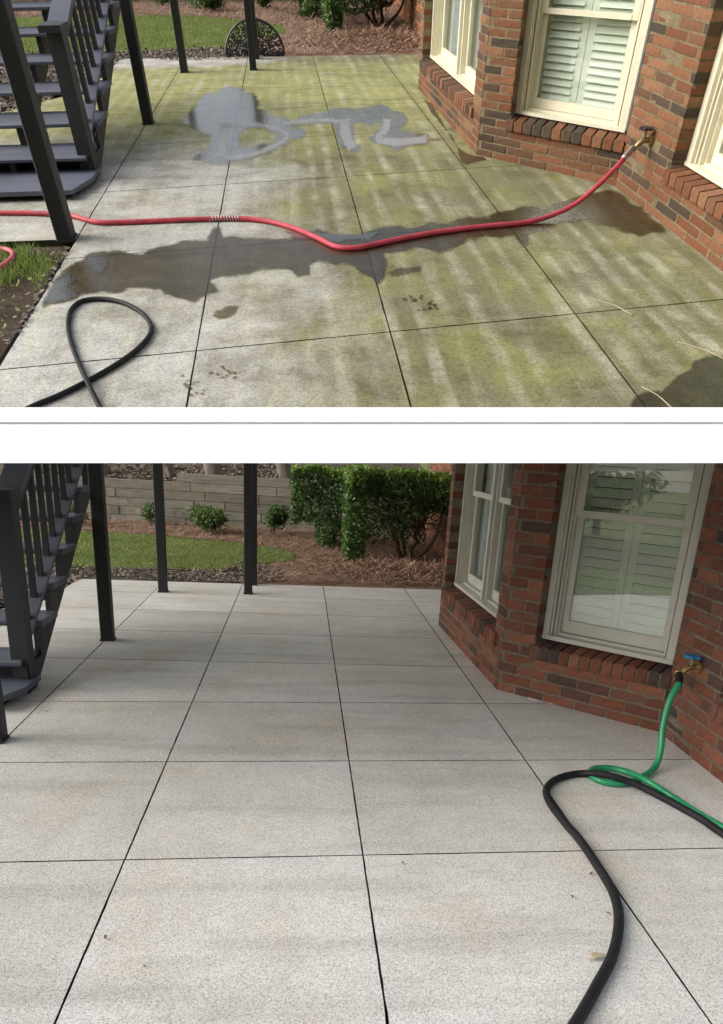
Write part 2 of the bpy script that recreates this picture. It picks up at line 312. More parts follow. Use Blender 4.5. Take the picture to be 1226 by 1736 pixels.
BR_L = [(0, (.145, .056, .034)), (.16, (.185, .068, .04)), (.34, (.21, .082, .05)), (.5, (.115, .055, .04)), (.62, (.165, .075, .05)), (.78, (.085, .05, .04)), (.88, (.066, .05, .043)), (.94, (.235, .098, .058))]
BR_U = [(0, (.215, .085, .040)), (.15, (.255, .105, .05)), (.32, (.29, .13, .065)), (.46, (.165, .085, .05)), (.58, (.23, .11, .058)), (.72, (.115, .072, .048)), (.84, (.085, .062, .042)), (.93, (.33, .165, .085))]  # same bricks as BR_L, with a warm colour cast mixed into the tones
MAT = {
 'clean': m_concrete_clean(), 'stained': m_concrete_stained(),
 'joint': m_ground('joint_dirt', (.02, .019, .016), (.03, .028, .022), (.045, .04, .03), 3, 60),
 'joint_u': m_ground('joint_moss', (.03, .03, .015), (.045, .044, .022), (.06, .055, .03), 3, 60),
 'brick_L': m_brick('brick_red_brown', BR_L, .85), 'brick_U': m_brick('brick_warm_cast', BR_U, .68),
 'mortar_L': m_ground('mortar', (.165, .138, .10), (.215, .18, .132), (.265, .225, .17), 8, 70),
 'mortar_U': m_ground('mortar_warm_cast', (.215, .172, .10), (.27, .22, .13), (.33, .275, .17), 8, 70),
 'trim_L': m_plain('trim_paint_grey_white', (.47, .455, .39), .45, .08, 5, .06), 'trim_U': m_plain('trim_paint_warm_cast', (.66, .62, .47), .45, .08, 5, .06),  # same trim paint; the upper copy has the warm cast in its colour
 'shut': m_plain('shutter_paint', (.80, .81, .70), .4, .03, 4, .03), 'curtain': m_plain('curtain_cloth', (.66, .70, .72), .9, .12, 12, .1),
 'dark': m_plain('room_dark', (.03, .03, .03), .9), 'glass_L': m_glass('window_glass_reflective', 3.8), 'glass_U': m_glass('window_glass', 1.4),  # lower panes mirror more strongly so the foliage reflection shows
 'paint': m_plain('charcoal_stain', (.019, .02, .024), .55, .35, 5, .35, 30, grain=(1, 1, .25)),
 'tread': m_plain('charcoal_skylit', (.078, .086, .115), .5, .3, 4, .35, 30, grain=(.25, 1, 1)),  # lighter and bluer than the stain: skylight on upward faces put in colour
 'post': m_plain('black_post_paint', (.0085, .0085, .0095), .6, .4, 6, .25, 30, grain=(1, 1, .2)),
 'timber': m_timber(),
 'soil': m_ground('soil', (.05, .035, .024), (.085, .06, .042), (.12, .09, .065)),
 'straw': m_ground('pine_straw_bed', (.15, .09, .06), (.23, .145, .10), (.31, .21, .15), 2.5, 45),
 'mulch': m_ground('leaf_mulch', (.05, .04, .034), (.09, .072, .058), (.16, .13, .105), 4, 30),
 'turf': m_ground('turf', (.08, .10, .03), (.14, .165, .055), (.21, .215, .095), 1.6, 60),
 'bank': m_ground('mulch_bank', (.07, .05, .038), (.115, .085, .065), (.17, .13, .10), 2.2, 30),
 'bark': m_plain('bark', (.16, .14, .115), .95, .5, 8, .9, 25, .1, grain=(1, 1, .3)),
 'twig': m_plain('twig_bark', (.105, .078, .052), .9, .4, 8, .4, 25, .15),
 'needle': m_island('pine_needles', [(0, (.16, .09, .06)), (.5, (.30, .185, .13)), (.85, (.42, .29, .21)), (1, (.52, .40, .31))], .8, .2),
 'chip': m_island('leaf_litter', [(0, (.07, .055, .045)), (.5, (.16, .125, .10)), (.85, (.29, .24, .2)), (1, (.46, .42, .36))], .8, .3),
 'grass': m_island('grass_blades', [(0, (.09, .125, .03)), (.5, (.17, .22, .065)), (.85, (.26, .29, .11)), (1, (.36, .34, .17))], .6, .3, trans=.3),
 'hedge': m_island('hedge_leaves', [(0, (.024, .058, .018)), (.5, (.05, .105, .03)), (.85, (.085, .16, .04)), (1, (.14, .22, .06))], .33, .5, trans=.18),
 'toplit': m_island('toplit_hedge_leaves', [(0, (.12, .20, .03)), (.5, (.20, .31, .05)), (1, (.29, .40, .09))], .4, .5, trans=.3),  # paler leaves: light falling on the hedge tops is put into the colour
 'shrub': m_island('shrub_leaves', [(0, (.025, .05, .015)), (.5, (.055, .10, .03)), (1, (.11, .165, .055))], .5, .4, trans=.2),
 'red': m_plain('red_hose_rubber', (.43, .040, .062), .6, .3, 14, .4, 50), 'pink': m_plain('faded_hose_rubber', (.55, .09, .13), .5, .2, 9, .15),
 'green': m_plain('green_hose_vinyl', (.012, .21, .085), .32, .15, 6, .08), 'black': m_plain('black_hose_rubber', (.010, .010, .011), .62, .45, 14, .5, 50, .28),
 'brass': m_plain('brass', (.42, .30, .14), .38, .3, 12, .1, metal=.9), 'blue': m_plain('blue_enamel', (.015, .16, .36), .4, .15),
 'steel': m_plain('spring_steel', (.4, .38, .37), .4, .2, metal=.9), 'iron': m_plain('black_iron', (.022, .02, .019), .5, .3, 12, .2),
 'white': m_plain('white_painted_beam', (.90, .90, .90), .55, .01, 2, .0),
 'film': m_water('wet_film', (.40, .36, .25), .24, .9, .25, 45), 'pool': m_water('shallow_water', (.62, .62, .60), .16, 4.8, .2, 24, 6, 1.3),
 'splash': m_water('rippled_water', (.6, .6, .55), .05, 6.0, .3, 70, 30, 1.8), 'damp': m_water('damp_mark', (.58, .55, .45), .5, .35, .1, 60),
 'washed': m_washed(), 'leaf': m_plain('dead_leaf', (.14, .09, .045), .8, .4), 'straw_twig': m_plain('pale_twig', (.42, .35, .24), .8, .2), 'shadow_grey': m_plain('shadow_line_grey', (.3, .3, .29), .9, .3),
}
rnd = random.Random(7)

# ------------------------------------------------------------------ world ground under everything
g = MB(); g.poly([(-150, -150, -.16), (150, -150, -.16), (150, 150, -.16), (-150, 150, -.16)])
build(L, 'ground', g, MAT['turf'], label='wide flat grassy ground that the lower patio lies on', cat='ground', kind='structure')

# ------------------------------------------------------------------ the white beam that carries the upper terrace
def beam():
    def at(x, y, Y):                       # world point at depth Y on the sight line
        r = L.ray(x, y); t = (Y - CAM_L.y) / r.y; return CAM_L + r * t
    yf, x0, x1 = 2.16, -420, 1646
    def face(r0, r1, dy, Y1, name, parent, mat):    # sloping face: lower edge nearer, upper edge further back
        k = lambda r: yf + .20 * (785 - r) / 95 + dy
        a = [at(x0, r1, k(r1)), at(x1, r1, k(r1))]; b = [at(x0, r0, k(r0)), at(x1, r0, k(r0))]; d = Vector((0, Y1, 0))
        m = MB(); m.hexa([a[0], a[1], a[1] + d, a[0] + d, b[0], b[1], b[1] + d, b[0] + d])
        return build(L, name, m, mat, parent, raw=True, cut=False)
    root = empty(L, 'white_beam', (0, 0, 0), 'long plain white beam between the stained upper patio and the clean lower one', 'beam', kind='structure')
    face(690.5, 716, -.010, .06, 'upper_fascia', root, MAT['white'])
    face(717.4, 785, .0, .1, 'lower_fascia', root, MAT['white'])
    face(712, 722, .008, .06, 'painted_shadow_strip', root, MAT['shadow_grey'])  # grey strip standing in for the thin shadow line between the fascias
beam()
def add_bounce_slab():  # added white underside that bounces fill light onto the lower patio and garden
    m = MB(); m.prism([(-3.5, 2.15), (2.9, 1.8), (3.2, 15.6), (-7.9, 15.6), (-5.1, 8.5)], -.165, -.13)
    build(U, 'bounce_slab', m, MAT['white'], label='added white slab under the stained upper patio, bouncing light onto the lower one', cat='slab', kind='structure')
add_bounce_slab()

# ------------------------------------------------------------------ patio slabs, one object per sawn panel
def clip(poly, a, b, c):                  # keep a*x+b*y<=c
    out = []
    for i, p in enumerate(poly):
        q = poly[(i + 1) % len(poly)]; dp = a * p[0] + b * p[1] - c; dq = a * q[0] + b * q[1] - c
        if dp <= 0: out.append(p)
        if dp * dq < 0: t = dp / (dp - dq); out.append((p[0] + (q[0] - p[0]) * t, p[1] + (q[1] - p[1]) * t))
    return out
def slab(pl, name, ring, mat, parent, th=.1, bev=.0015):
    fine = []                                     # saw cuts wander and chip a little
    for i, p in enumerate(ring):
        p = Vector((p[0], p[1])); q = Vector((ring[(i + 1) % len(ring)][0], ring[(i + 1) % len(ring)][1])); d = q - p
        if d.length < 1e-4: continue
        k = max(2, int(d.length / .045)); nn = Vector((-d.y, d.x)).normalized()
        for j in range(k):
            c_ = rnd.uniform(-.0006, .0009) + (.002 if rnd.random() < .04 else 0)
            fine.append(p + d * (j / k) + nn * (c_ if j else 0))
    ring = fine
    cx = sum((p for p in ring), Vector((0, 0))) / len(ring); k = len(ring)
    ins = [p + (cx - p).normalized() * bev * 1.4 for p in ring]
    m = MB(); m.v = [(p.x, p.y, -th) for p in ring] + [(p.x, p.y, -bev) for p in ring] + [(p.x, p.y, 0) for p in ins]
    m.f = [tuple(range(2 * k, 3 * k))] + [tuple(range(k - 1, -1, -1))]
    for i in range(k):
        j = (i + 1) % k; m.f += [(i, j, k + j, k + i), (k + i, k + j, 2 * k + j, 2 * k + i)]
    o = build(pl, name, m, mat, parent); o.data.materials.append(MAT['joint_u' if pl.up else 'joint'])
    for i, f in enumerate(o.data.polygons):
        if i: f.material_index = 1                # dirt sits in the saw cuts
    return o
def patio(pl):
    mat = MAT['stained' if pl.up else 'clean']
    root = empty(pl, 'patio', (0, 0, 0), 'concrete patio streaked with green algae and puddles, sawn into square panels' if pl.up else 'clean pale grey washed concrete patio sawn into square panels', 'patio', kind='structure')
    xl = [-4.2, -2.5, -1.575, -.695, .23, 1.185, 2.4]
    if pl.up: yl = [(1.70, -.067), (2.23, .085), (3.22, .083), (4.20, .085), (5.19, .06), (6.14, .05), (6.98, -.03), (7.88, 0), (8.72, -.035)]
    else: yl = [(-1.6, 0), (-.65, 0), (.3, .0), (1.2, .03), (2.26, .032), (3.245, .036), (4.215, .04), (5.15, .005), (6.07, 0), (6.92, -.01), (7.80, 0), (8.55, .02)]
    gap = .002 if pl.up else .0017
    for i in range(len(xl) - 1):
        for j in range(len(yl) - 1):
            x0, x1 = xl[i] + gap, xl[i + 1] - gap; (a0, b0), (a1, b1) = yl[j], yl[j + 1]
            gy = gap * (1.0 if pl.up else 1.15)
            if pl.up: gy *= .75
            r = [(x0, a0 + b0 * x0 + gy), (x1, a0 + b0 * x1 + gy), (x1, a1 + b1 * x1 - gy), (x0, a1 + b1 * x0 - gy)]
            if i <= 1:
                if a1 < 3.6: continue
                r = clip(r, 0, -1, -3.335)              # left wing starts beside the near post
                if i == 0: r = clip(r, -1.25, 1, 10.2)
            if not r or len(r) < 3: continue
            if i == 5 and pl.up is False and a0 > 8.8: continue
            slab(pl, 'slab', r, mat, root)
    m = MB(); m.prism([(-1.58, yl[0][0] + .03), (2.38, yl[0][0] - .1), (2.38, 8.5), (-2.48, 8.5), (-2.48, 3.4), (-1.58, 3.4)], -.12, -.022)
    build(pl, 'joint_fill', m, MAT['joint_u' if pl.up else 'joint'], root)

# ------------------------------------------------------------------ the brick house with its bay
COURSE, BLEN, JT = .0735, .222, .0135
class Face:
    def __init__(s, a, b):
        s.a, s.b = Vector(a), Vector(b); d = s.b - s.a; s.len = d.length; s.d = d / s.len; s.n = Vector((s.d.y, -s.d.x))
        if s.n.dot(-s.a) < 0 and s.n.dot(Vector((-1, -1))) < 0: s.n = -s.n
    def p(s, u, d, z): q = s.a + s.d * u + s.n * d; return (q.x, q.y, z)
    def bx(s, m, u0, u1, d0, d1, z0, z1):       # box in wall space, d outwards
        m.hexa([s.p(u0, d1, z0), s.p(u1, d1, z0), s.p(u1, d0, z0), s.p(u0, d0, z0), s.p(u0, d1, z1), s.p(u1, d1, z1), s.p(u1, d0, z1), s.p(u0, d0, z1)])
BM = {}
def brick_mesh(pl, face, key, ln, hg, dp=.09, tilt=0.0, flat=True):
    k = (pl.k, key, round(ln, 3), round(hg, 4), dp, tilt, rnd.randrange(5))
    if k in BM: return BM[k]
    e = .0035; d, n = face.d, face.n
    def P(u, o, z): q = d * u + n * o; return (q.x, q.y, z)
    h = hg / 2; l = ln / 2; m = MB()
    m.v = [P(-l, -dp, -h), P(l, -dp, -h), P(l, -dp, h), P(-l, -dp, h), P(-l, -e, -h), P(l, -e, -h), P(l, -e, h - tilt), P(-l, -e, h - tilt),
           P(-l + e, 0, -h + e), P(l - e, 0, -h + e), P(l - e, 0, h - e - tilt), P(-l + e, 0, h - e - tilt)]
    for q in range(4, 12):                          # fired clay is never quite square
        a_ = Vector(m.v[q]) + Vector((d.x, d.y, 0)) * rnd.gauss(0, .0016) + Vector((0, 0, rnd.gauss(0, .0013))) + Vector((n.x, n.y, 0)) * (-abs(rnd.gauss(0, .0015)) if q > 7 else 0); m.v[q] = tuple(a_)
    m.f = [(3, 2, 1, 0), (8, 9, 10, 11)]
    for i in range(4):
        j = (i + 1) % 4; m.f += [(i, j, 4 + j, 4 + i), (4 + i, 4 + j, 8 + j, 8 + i)]
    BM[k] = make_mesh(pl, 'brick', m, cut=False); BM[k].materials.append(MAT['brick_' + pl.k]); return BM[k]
def put_brick(pl, face, key, u0, u1, z0, z1, out, parent, base, name='brick', dp=.09, tilt=0.0):
    me = brick_mesh(pl, face, key, u1 - u0, z1 - z0, dp, tilt)
    o = bpy.data.objects.new(name, me); COL.objects.link(o); o.parent = parent
    o.location = pl.T(face.p((u0 + u1) / 2, out, (z0 + z1) / 2)) - pl.T(base)
def wall_face(pl, root, base, face, key, opening, ztop, umax=None, phase=0):
    u1 = umax or face.len; wall = MB(); D0, D1 = -.30, -.0042
    if opening:
        oa, ob, oz = opening
        face.bx(wall, 0, oa + .002, D0, D1, -.1, oz - .004)
        if ob < u1 - .02: face.bx(wall, ob - .002, u1, D0, D1, -.1, oz - .004)
        face.bx(wall, oa + .003, min(ob - .003, u1), D0, D1, -.1, oz - .05)
        if oa > .01: face.bx(wall, 0, oa - .003, D0, D1, oz - .002, ztop)
        if ob < u1 - .01: face.bx(wall, ob + .003, u1, D0, D1, oz - .002, ztop)
    else: face.bx(wall, 0, u1, D0, D1, -.1, ztop)
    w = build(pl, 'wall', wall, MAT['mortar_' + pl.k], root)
    nc = int(ztop / COURSE) + 1; rl0 = 4 * COURSE
    for c in range(nc):
        z0 = c * COURSE + JT / 2 - .012; z1 = (c + 1) * COURSE - JT / 2 - .012
        off = (-(BLEN / 2) if c % 2 else 0) - phase * BLEN
        spans = [(0, u1)]
        if opening and (c + 1) * COURSE > rl0 + .02:
            spans = [s_ for s_ in ((0, oa), (ob, u1)) if s_[1] - s_[0] > .02]
        for (sa, sb) in spans:
            u = off
            while u < sb:
                a, b = max(u, sa), min(u + BLEN - JT, sb)
                if u < sa < u + BLEN - JT and b - a < .04: a = b + 1
                if b - a > .018:
                    row = pl.H(face.p((a + b) / 2, 0, z0), 0)
                    if pl.up or row > 772:
                        put_brick(pl, face, key, a, b, z0, z1, rnd.uniform(-.0015, .002), w, base)
                u += BLEN
    if opening:                                  # rowlock sill, bricks on edge
        u = oa - .02
        while u < min(ob + .02, u1 - .01):
            put_brick(pl, face, key + 'r', u, u + COURSE - JT, rl0 - .012, rl0 + .108, .022, w, base, 'sill_brick', .17, .03); u += COURSE
        m = MB(); face.bx(m, oa - .015, min(ob, u1 - .006), -.14, .013, rl0 - .008, rl0 + .068); build(pl, 'sill_mortar', m, MAT['mortar_' + pl.k], root)
    return w
def window(pl, root, face, oa, ob, oz, ztop, kind, units=1):
    tr = MAT['trim_' + pl.k]; base = tuple(root['_b']); REC = .03
    win = bpy.data.objects.new('window', None); COL.objects.link(win); win.parent = root; win['_b'] = list(base); win.empty_display_size = .1
    def fb(name, mat, *bs):
        m = MB()
        for b in bs: face.bx(m, b[0], b[1], b[2] - REC, b[3] - REC, b[4], b[5])
        return build(pl, name, m, mat, win)
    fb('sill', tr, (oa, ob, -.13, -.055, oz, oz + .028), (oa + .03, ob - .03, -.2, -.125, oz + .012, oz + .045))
    z0 = oz + .028
    for sgn, e in ((1, oa), (-1, ob)):
        def bb(a, b, *r): return (min(e + sgn * a, e + sgn * b), max(e + sgn * a, e + sgn * b)) + r
        fb('casing', tr, bb(.0, .042, -.13, -.062, z0 + .001, ztop))
        fb('jamb', tr, bb(.042, .054, -.16, -.085, z0 + .002, ztop), bb(.054, .064, -.165, -.115, z0 + .003, ztop), bb(.064, .074, -.175, -.097, z0 + .002, ztop), bb(.074, .084, -.21, -.13, z0 + .004, ztop))
    a, b = oa + .084, ob - .084
    mull = .05
    cells = [(a, b)] if units == 1 else [(a, (a + b) / 2 - mull), ((a + b) / 2 + mull, b)]
    if units == 2:
        c = (a + b) / 2; fb('mullion', tr, (c - .02, c + .02, -.13, -.085, z0, ztop), (c - mull, c - .022, -.2, -.11, z0, ztop), (c + .022, c + mull, -.2, -.11, z0, ztop))
    mr = 1.205
    for (p, q) in cells:
        s = .04
        fb('lower_sash', tr, (p, p + s, -.185, -.158, z0 + .02, mr + .03), (q - s, q, -.185, -.158, z0 + .02, mr + .03), (p + s, q - s, -.186, -.157, z0 + .02, z0 + .10), (p + s, q - s, -.186, -.157, mr - .005, mr + .03))
        fb('upper_sash', tr, (p, p + s, -.152, -.128, mr + .001, ztop), (q - s, q, -.152, -.128, mr + .001, ztop), (p + s, q - s, -.153, -.125, mr, mr + .042))
        fb('pane', MAT['glass_' + pl.k], (p + s, q - s, -.174, -.170, z0 + .10, mr - .004))
        fb('pane', MAT['glass_' + pl.k], (p + s, q - s, -.142, -.138, mr + .042, ztop))
        if kind == 'shutter':
            mid = (p + q) / 2
            for (sa, sb) in ((p, mid - .002), (mid + .002, q)):
                fb('shutter_stile', MAT['shut'], (sa, sa + .05, -.235, -.208, z0 - .01, ztop)); fb('shutter_stile', MAT['shut'], (sb - .05, sb, -.235, -.208, z0 - .01, ztop))
                z = z0 + .03; m = MB()
                while z < min(ztop, 1.62) - .02:
                    m = MB(); h = .0555
                    m.hexa([face.p(sa + .05, -.196 - REC, z), face.p(sb - .05, -.196 - REC, z), face.p(sb - .05, -.203 - REC, z), face.p(sa + .05, -.203 - REC, z),
                            face.p(sa + .05, -.218 - REC, z + h), face.p(sb - .05, -.218 - REC, z + h), face.p(sb - .05, -.225 - REC, z + h), face.p(sa + .05, -.225 - REC, z + h)])
                    if pl.up or pl.H(face.p(sa, 0, z), 0) > 770: build(pl, 'slat', m, MAT['shut'], win)
                    z += .062
        else:
            m = MB(); N = 28
            for i in range(N + 1):
                u = p + (q - p) * i / N; dd = -.235 - REC + .012 * math.sin(i * 1.9) + .005 * math.sin(i * 3.7)
                m.v += [face.p(u, dd, z0), face.p(u, dd, ztop)]
            for i in range(N): m.f.append((2 * i, 2 * i + 2, 2 * i + 3, 2 * i + 1))
            build(pl, 'curtain', m, MAT['curtain'], win, smooth=True)
    fb('room_backing', MAT['dark'], (oa - .02, ob + .02, -.30, -.27, oz - .05, ztop + .02))
def house(pl):
    if pl.up: h = [pl.G(709, 150), pl.G(808, 262), pl.G(1042, 315)]; zt = 1.78
    else: h = [pl.G(743, 1059), pl.G(842, 1169), pl.G(1117, 1241)]; zt = 1.72
    h = [(q[0], q[1]) for q in h]; h4 = (h[2][0] + .005, 1.95 if pl.up else 2.3)
    base = (h[1][0], h[1][1], 0)
    root = empty(pl, 'brick_house', base, 'brick house bay and windows with a warm colour cast beside the stained upper patio' if pl.up else 'red brown brick house bay with grey white windows beside the clean lower patio', 'house')
    A, B, Cf = Face(h[0], h[1]), Face(h[1], h[2]), Face(h[2], h4)
    for fc, nn in ((A, Vector((-1, 0))), (B, Vector((-1, -1))), (Cf, Vector((-1, 0)))):
        if fc.n.dot(nn) < 0: fc.n = -fc.n
    OZ = 4 * COURSE + .112
    wall_face(pl, root, base, A, 'A', (.12, A.len - .21, OZ), zt)
    wall_face(pl, root, base, B, 'B', (.245, B.len - .004, OZ), zt, phase=.35)
    wall_face(pl, root, base, Cf, 'C', (.545, Cf.len - .12, OZ), zt, phase=.2)
    window(pl, root, A, .12, A.len - .21, OZ, zt, 'curtain', 2)
    window(pl, root, B, .245, B.len - .03, OZ, zt, 'shutter')
    window(pl, root, Cf, .545, Cf.len - .12, OZ, zt, 'shutter')
    # return wall at the far end of the bay
    Rf = Face(h[0], (h[0][0] + 1.1, h[0][1] + .05)); m = MB(); m.prism([(h[0][0] + .02, h[0][1] - .02), (h[0][0] + 1.2, h[0][1] - .3), (h[0][0] + 1.2, h[0][1] - .05), (h[0][0] + .02, h[0][1] - .01)], -.1, zt)
    build(pl, 'return_wall', m, MAT['mortar_' + pl.k], root)
    return A, B, Cf, h

# ------------------------------------------------------------------ stairs and posts
def stairs(pl):
    xs, W = -1.67, 1.15; xl = xs - W; base = (xs - W / 2, 4.3, 0); zt = 2.0
    P, TR = MAT['paint'], MAT['tread']
    root = empty(pl, 'staircase', base, 'charcoal painted wooden staircase with baluster railing beside the %s' % pl.words, 'staircase')
    y = lambda k: 4.27 + .29 * (k - 1); z = lambda k: .215 + .19 * (k - 1); NTR = 8 if pl.up else 7
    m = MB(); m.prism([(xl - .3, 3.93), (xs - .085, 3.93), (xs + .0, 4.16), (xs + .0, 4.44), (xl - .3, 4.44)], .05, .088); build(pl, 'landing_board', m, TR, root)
    boxes(pl, 'landing_bearer', P, root, (xl - .2, xs - .12, 4.0, 4.04, .0, .049), (xs - .14, xs - .1, 4.05, 4.42, 0, .048))
    boxes(pl, 'riser', P, root, (xl - .02, xs - .13, 4.42, 4.445, .089, .176))
    for k in range(1, NTR + 1):
        xr = xs + (.0 if k > 1 else -.055)
        m = MB(); a, b, c = y(k), z(k), .0
        m.v = []; prof = [(a + .012, b - .04), (a, b - .028), (a, b - .008), (a + .01, b), (a + .335, b), (a + .335, b - .04)]
        n = len(prof); m.v = [(xl - .02, p[0], p[1]) for p in prof] + [(xr, p[0], p[1]) for p in prof]
        m.f = [tuple(range(n)), tuple(range(2 * n - 1, n - 1, -1))] + [(i, n + i, n + (i + 1) % n, (i + 1) % n) for i in range(n)]
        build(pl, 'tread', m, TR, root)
    # stringers: outer closed board and two saw-cut carriages
    sl = .19 / .29
    for sx, th in ((xs - .05, .038), (xl + .05, .038), (xs - .62, .045)):
        m = MB(); pts = []
        for k in range(1, NTR + 1):
            pts += [(y(k) + .03, z(k) - .23 if k > 1 else 0.0), (y(k) + .03, z(k) - .041)]
        pts.append((y(NTR) + .32, z(NTR) - .041)); pts.append((y(NTR) + .32, sl * (y(NTR) + .32 - 4.45))); pts.append((4.45, 0))
        n = len(pts); m.v = [(sx - th / 2, p[0], p[1]) for p in pts] + [(sx + th / 2, p[0], p[1]) for p in pts]
        m.f = [tuple(range(n)), tuple(range(2 * n - 1, n - 1, -1))] + [(i, (i + 1) % n, n + (i + 1) % n, n + i) for i in range(n)]
        build(pl, 'stringer', m, P, root)
    # newel post, rails, balusters
    nx0, nx1 = xs - .125, xs - .02
    m = MB(); m.box(nx0, nx1, 4.315, 4.42, .0885, 1.17); nw = build(pl, 'newel_post', m, P, root)
    rx = (nx0 + nx1) / 2; ye = y(NTR) + .3
    def sloped(x0, x1, y0, y1, za, th):
        mm = MB(); dz = sl * (y1 - y0)
        mm.hexa([(x0, y0, za), (x1, y0, za), (x1, y1, za + dz), (x0, y1, za + dz), (x0, y0, za + th), (x1, y0, za + th), (x1, y1, za + dz + th), (x0, y1, za + dz + th)]); return mm
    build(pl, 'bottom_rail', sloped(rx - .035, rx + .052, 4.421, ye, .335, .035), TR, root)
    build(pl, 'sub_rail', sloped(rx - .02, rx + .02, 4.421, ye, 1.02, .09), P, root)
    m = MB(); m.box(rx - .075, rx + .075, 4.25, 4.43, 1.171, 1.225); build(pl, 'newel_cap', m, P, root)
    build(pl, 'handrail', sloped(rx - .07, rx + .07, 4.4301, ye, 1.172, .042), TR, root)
    yy = 4.50; i = 0
    while yy < ye - .05:
        zb = .335 + .035 + sl * (yy - 4.421); build(pl, 'baluster', (lambda q: (q.box(rx - .017, rx + .017, yy, yy + .034, zb - .01, zb + .70), q)[1])(MB()), P, root)
        yy += .168
    boxes(pl, 'bolt', MAT['iron'], root, (xs - .031, xs - .022, 4.5, 4.53, .3, .33))
def post(pl, x, y, w, zt, label, z0=0.0):
    b = (x + w / 2, y + w / 2, 0); root = empty(pl, 'deck_post', b, label, 'post', 'deck posts of the %s' % pl.words)
    e = .006; ring = [(x + e, y), (x + w - e, y), (x + w, y + e), (x + w, y + w - e), (x + w - e, y + w), (x + e, y + w), (x, y + w - e), (x, y + e)]
    m = MB(); m.prism(ring, z0 + .004, zt); build(pl, 'shaft', m, MAT['post'], root)
    m = MB(); m.prism([(x - .006, y - .006), (x + w + .006, y - .006), (x + w + .006, y + w + .006), (x - .006, y + w + .006)], z0 + .001, z0 + .014); build(pl, 'base_plate', m, MAT['iron'], root)
def posts(pl):
    zt = 2.3 if pl.up else 1.75; w = pl.words
    post(pl, -1.685 if pl.up else -1.66, 3.30 if pl.up else 3.44, .095, zt, 'thick black post in front of the staircase on the %s' % w)
    post(pl, -1.60, 5.67, .095, zt, 'black post just behind the staircase on the %s' % w)
    post(pl, -1.525, 7.83, .09, zt, 'slim black post between the staircase and the paired posts of the %s' % w)
    post(pl, -.635, 7.88, .085, zt, 'front post of the close pair near the far edge of the %s' % w)
    post(pl, -.605, 8.56 if pl.up else 8.44, .075, zt, 'rear post of the close pair at the far edge of the %s' % w)

# ------------------------------------------------------------------ garden
def scatter(pl, n, poly, fn):
    xs = [p[0] for p in poly]; ys = [p[1] for p in poly]; m = MB(); k = 0
    while k < n:
        x, y = rnd.uniform(min(xs), max(xs)), rnd.uniform(min(ys), max(ys)); ins = False; j = len(poly) - 1
        for i in range(len(poly)):
            if (poly[i][1] > y) != (poly[j][1] > y) and x < (poly[j][0] - poly[i][0]) * (y - poly[i][1]) / (poly[j][1] - poly[i][1]) + poly[i][0]: ins = not ins
            j = i
        if ins: fn(m, x, y); k += 1
    return m
def blade(pl, hmin, hmax, w):
    def f(m, x, y):
        q = pl.T((x, y, gz(x, y))); h = rnd.uniform(hmin, hmax); a = rnd.uniform(0, 6.283); dx, dy = math.cos(a) * w, math.sin(a) * w
        lx, ly = rnd.gauss(0, .4) * h, rnd.gauss(0, .4) * h
        m.poly([(q.x - dx, q.y - dy, q.z), (q.x + dx, q.y + dy, q.z), (q.x + lx, q.y + ly, q.z + h)])
    return f
def needle(pl, l0, l1, w, lift):
    def f(m, x, y):
        q = pl.T((x, y, gz(x, y))); l = rnd.uniform(l0, l1) / 2; a = rnd.uniform(0, 6.283); d = Vector((math.cos(a), math.sin(a), rnd.gauss(0, .22))); s = Vector((-d.y, d.x, 0)) * w
        z = Vector((0, 0, rnd.uniform(.002, lift))); c = q + z
        m.poly([c - d * l - s, c - d * l + s, c + d * l + s, c + d * l - s])
    return f
def chip(pl, s0, s1):
    def f(m, x, y):
        q = pl.T((x, y, gz(x, y))) + Vector((0, 0, rnd.uniform(.004, .03))); s = rnd.uniform(s0, s1); a = rnd.uniform(0, 6.283)
        u = Vector((math.cos(a), math.sin(a), rnd.gauss(0, .35))) * s; v = Vector((-math.sin(a), math.cos(a), rnd.gauss(0, .35))) * s * rnd.uniform(.4, .9)
        m.poly([q - u, q + v * .8, q + u, q - v])
    return f
def gz(x, y): return -.012 + max(0, y - 9.3) * .012
def sheet(pl, name, poly, z, mat, **kw):
    m = MB(); m.poly([(p[0], p[1], z + gz(p[0], p[1])) for p in poly]); return build(pl, name, m, mat, **kw)
def grid_sheet(pl, name, x0, x1, y0, y1, nx, ny, zf, mat, **kw):
    m = MB()
    for j in range(ny + 1):
        for i in range(nx + 1):
            x, y = x0 + (x1 - x0) * i / nx, y0 + (y1 - y0) * j / ny; m.v.append((x, y, zf(x, y)))
    for j in range(ny):
        for i in range(nx): a = j * (nx + 1) + i; m.f.append((a, a + 1, a + nx + 2, a + nx + 1))
    return build(pl, name, m, mat, **kw)
LAWN = [(-4.6, 9.25), (-2.6, 9.32), (-1.6, 9.42), (-1.0, 9.42), (-.85, 9.8), (-.55, 10.1), (-.3, 10.35), (-.12, 10.7), (-.14, 11.2), (-.5, 11.7), (-1.05, 12.05), (-1.85, 12.5), (-2.45, 12.75), (-3.5, 12.75), (-6.6, 12.8), (-5.3, 9.3)]
WALL_A, WALL_B = (-7.0, 15.25), (2.6, 13.75)
def leafball(m, pl, c, ax_, n, size, shell=.55, flat=None):
    c = pl.T(c)
    for _ in range(n):
        while True:
            d = Vector((rnd.uniform(-1, 1), rnd.uniform(-1, 1), rnd.uniform(-1, 1)))
            if .05 < d.length <= 1: break
        d = d.normalized() * (shell + (1 - shell) * rnd.random()) * rnd.uniform(.85, 1.08)
        leaf(m, c + Vector((d.x * ax_[0], d.y * ax_[1], d.z * ax_[2])), size, d)
